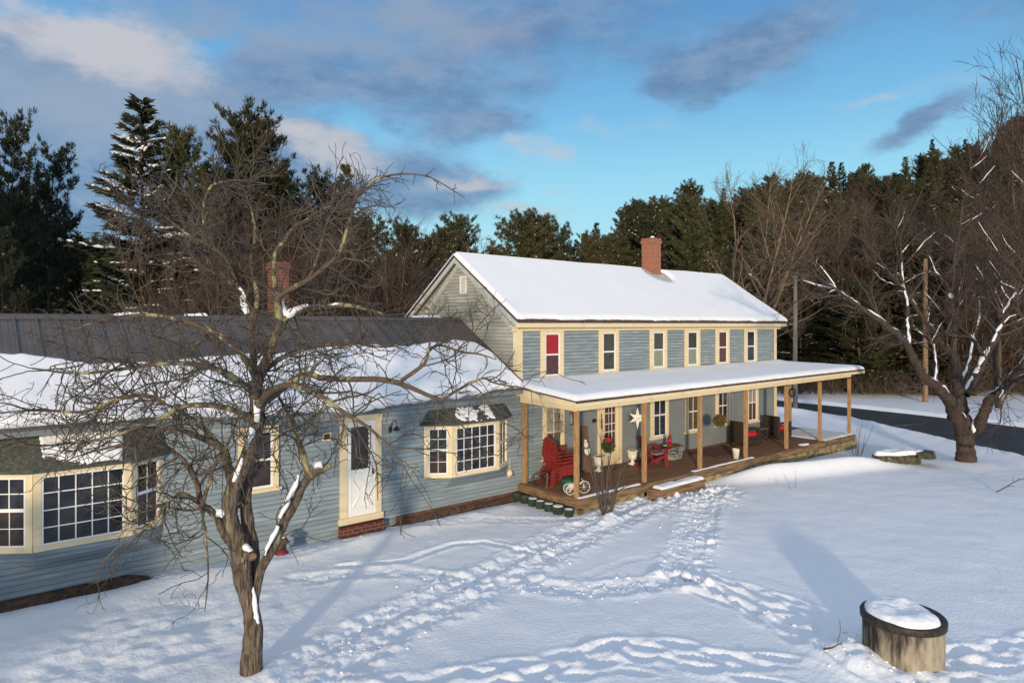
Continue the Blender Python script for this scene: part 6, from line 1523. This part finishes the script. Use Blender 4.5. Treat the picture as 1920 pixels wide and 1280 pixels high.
for (u, v, n, H, sd, lb, r) in ((1607, 856, 8, 1.35, 7, 'thin bare shrub at the far right corner of the porch', .011), (1468, 885, 14, .5, 8, 'low tangle of dry stems in front of the porch wall', .006), (1487, 918, 2, .75, 9, 'pair of thin upright stalks in the snow before the porch', .006), (1450, 905, 3, .3, 12, 'short broken stalks in the snow left of the dry tangle', .005)):
    p = on_ground(u, v, -.2); shrub((p[0], p[1], float(ground_h(p[0], p[1]))), n, H, sd, lb, r, .4)
# low stone retaining wall end
e = empty('retaining_wall', (12.5, -4.6, -.3), 0, 'low mossy stone wall end capped with snow right of the porch', 'wall')
A = np.array([12.0, -4.41, 0.]); B = np.array([13.6, -5.05, 0.]); tdir = unit(B - A); nn = np.array([-tdir[1], tdir[0], 0.]); off = np.array([12.5, -4.6, -.3])
V = []; Fl = []; nu, nvz = 50, 10
for i in range(nu + 1):
    for j in range(nvz + 1):
        q = A + (B - A) * i / nu; z = -.6 + .74 * j / nvz; w_ = .2 + .04 * fbm(np.array(i * .35), np.array(z * 5), 3) * 2 + .03 * (((int(z * 7) + int(i * .28)) % 2) - .5)
        V.append(q - nn * w_ + np.array([0, 0, z]) - off)
for i in range(nu):
    for j in range(nvz): a = i * (nvz + 1) + j; Fl.append((a, a + nvz + 1, a + nvz + 2, a + 1))
m = MB(); m.add(V, Fl)
q0, q1 = A - off, B - off
m.hexa([tuple(q0 - nn * .17 + np.array([0, 0, -.6])), tuple(q1 - nn * .17 + np.array([0, 0, -.6])), tuple(q1 + nn * .22 + np.array([0, 0, -.6])), tuple(q0 + nn * .22 + np.array([0, 0, -.6])), tuple(q0 - nn * .17 + np.array([0, 0, .135])), tuple(q1 - nn * .17 + np.array([0, 0, .135])), tuple(q1 + nn * .22 + np.array([0, 0, .135])), tuple(q0 + nn * .22 + np.array([0, 0, .135]))])
m.build('stonework', M['stone'], e)
V, F = snow_grid(lambda u, v, h: tuple(A + (B - A) * u + nn * v + np.array([0, 0, .132 + h]) - off), np.linspace(-.02, 1.02, 70), lambda u: -.05 - .22 * min(1, max(0, u * 2.5)) + .05 * vn(u * 14, 3), lambda u: .10 + .22 * min(1, max(.0, u * 2.5)), .12, 16, .07, .5, 4)
snow_obj(V, F, e, 'snow')
m = MB(); rg = np.random.RandomState(4)
for k in range(9):
    c = B - nn * rg.uniform(.1, .5) + tdir * rg.uniform(-.5, .35) - off; s = rg.uniform(.08, .2)
    P = [c + np.array([sx * s * rg.uniform(.7, 1.2), sy * s * rg.uniform(.6, 1.1), .13 + sz * s * .5]) for sz in (-1, 1) for sx, sy in ((-1, -1), (1, -1), (1, 1), (-1, 1))]; m.hexa(P)
m.build('fallen_stone', M['stone'], e)
# fallen branches on the snow
def litter(u, v, L, seed, label, a, z=-.25):
    rg = np.random.RandomState(seed); p = on_ground(u, v, z); zz = float(ground_h(p[0], p[1])) + .02; e = empty('fallen_branch', (p[0], p[1], zz), a, label, 'branch')
    P, Rr = branch(rg, (0, 0, 0), (1, .1, .12), L, 9, .12, -.03, .016 if L < 1.9 else .020, .005); P[:, 2] = np.abs(P[:, 2]); k = kids(rg, [(P, Rr)], 3, .2, .4, 5, .15, -.02, .008, .004); V1, F1 = tubes([(P, Rr)] , 6); link('stem', new_mesh('stem', V1, F1, M['twig'], True), e); V1, F1 = tubes(k, 4); link('side_twigs', new_mesh('side_twigs', V1, F1, M['twig']), e)
litter(1672, 803, 2.0, 3, 'arched dark branch lying on the snow bank beside the road', -.5); litter(1868, 925, 1.5, 5, 'thin fallen branch in the snow under the maple', -.7); litter(1545, 1255, .28, 6, 'short dark twig on the snow left of the well', -.75)
# a few loose balls of kicked-up snow
rg = np.random.RandomState(9)
for k, (u, v, r, lb) in enumerate(((1332, 1016, .10, 'lump of snow by the right edge of the trodden path'), (1288, 1080, .13, 'lump of snow where the two trodden paths meet'), (1308, 1086, .12, 'smoother lump of snow just right of the path junction'))):
    p = on_ground(u, v, -.1); m = MB(); m.lathe([(r * .6, -.05), (r, .03), (r * .8, r * .75), (r * .3, r * 1.0), (.004, r * 1.02)], 16); V = gnarl(np.array(m.v), r * .7, 9, k + 1)
    tag(link('snow_lump', new_mesh('snow_lump', V, m.f, M['snow'], True), None, (p[0], p[1], float(ground_h(p[0], p[1])))), lb, 'snow lump')
# crumbs and clods thrown out of the trodden paths
rg = np.random.RandomState(14); CV = []; CF = []; octv = np.array([(1, 0, 0), (0, 1, 0), (-1, 0, 0), (0, -1, 0), (0, 0, 1), (0, 0, -1)], float)
octf = np.array([(0, 1, 4), (1, 2, 4), (2, 3, 4), (3, 0, 4), (1, 0, 5), (2, 1, 5), (3, 2, 5), (0, 3, 5)])
for (P, w, dep, rg_), n in ((TR[0], 420), (TR[1], 190), (TR[2], 120), (TR[3], 150), (TR[4], 60), (TR[5], 70), (TR[13], 60), (TR[17], 60)):
    P = np.array(P); s = np.r_[0, np.cumsum(np.hypot(*np.diff(P, axis=0).T))]; t = rg.uniform(0, s[-1], n)
    x = np.interp(t, s, P[:, 0]) + rg.normal(0, w * .75, n); y = np.interp(t, s, P[:, 1]) + rg.normal(0, w * .75, n)
    ok = (y < -2.45) | (x < -.5); ok &= y < -.25; x = x[ok]; y = y[ok]; z = ground_h(x, y)
    for a_, b_, c_ in zip(x, y, z):
        r = .010 + .034 * rg.rand() ** 2.5
        CF.append(octf + 6 * len(CV)); CV.append(octv * rg.uniform(.6, 1.25, (6, 1)) * r * np.array([1.25, 1.25, .6]) + np.array([a_, b_, c_ + r * .1]))
tag(link('snow_crumbs', new_mesh('snow_crumbs', np.concatenate(CV), np.concatenate(CF), M['snow'], False)), kind='stuff')
# utility poles
def pole(loc, H, r, mt, label, arm):
    e = empty('utility_pole', loc, 0, label, 'pole'); m = MB(); m.lathe([(r, -.6), (r * .98, 0), (r * .7, H), (r * .5, H + .03)], 14); m.build('pole', M[mt], e, True)
    if arm: m = MB(); m.box(-.03, .03, -.25, .25, H - 1.0, H - .9); m.lathe([(.05, H - .9), (.05, H - .8), (.02, H - .78)], 8, (0, -.2, 0)); m.build('bracket', M['pole_grey'], e)
p = on_ground(1491, 760, -.2); pole((p[0], p[1], -.5), 7.9, .15, 'pole_grey', 'grey weathered utility pole behind the right end of the house', False)
p = on_ground(1735, 748, -.2); pole((p[0], p[1], -.5), 9.2, .17, 'pole_tan', 'orange brown utility pole across the road behind the maple', False)
for o in list(SC.objects):
    if o.parent is None and o.type == 'MESH' and 'kind' not in o.keys() and 'label' not in o.keys():
        print('UNTAGGED', o.name)
print('TOTAL faces', sum(len(o.data.polygons) for o in SC.objects if o.type == 'MESH'), 'objects', len(SC.objects))
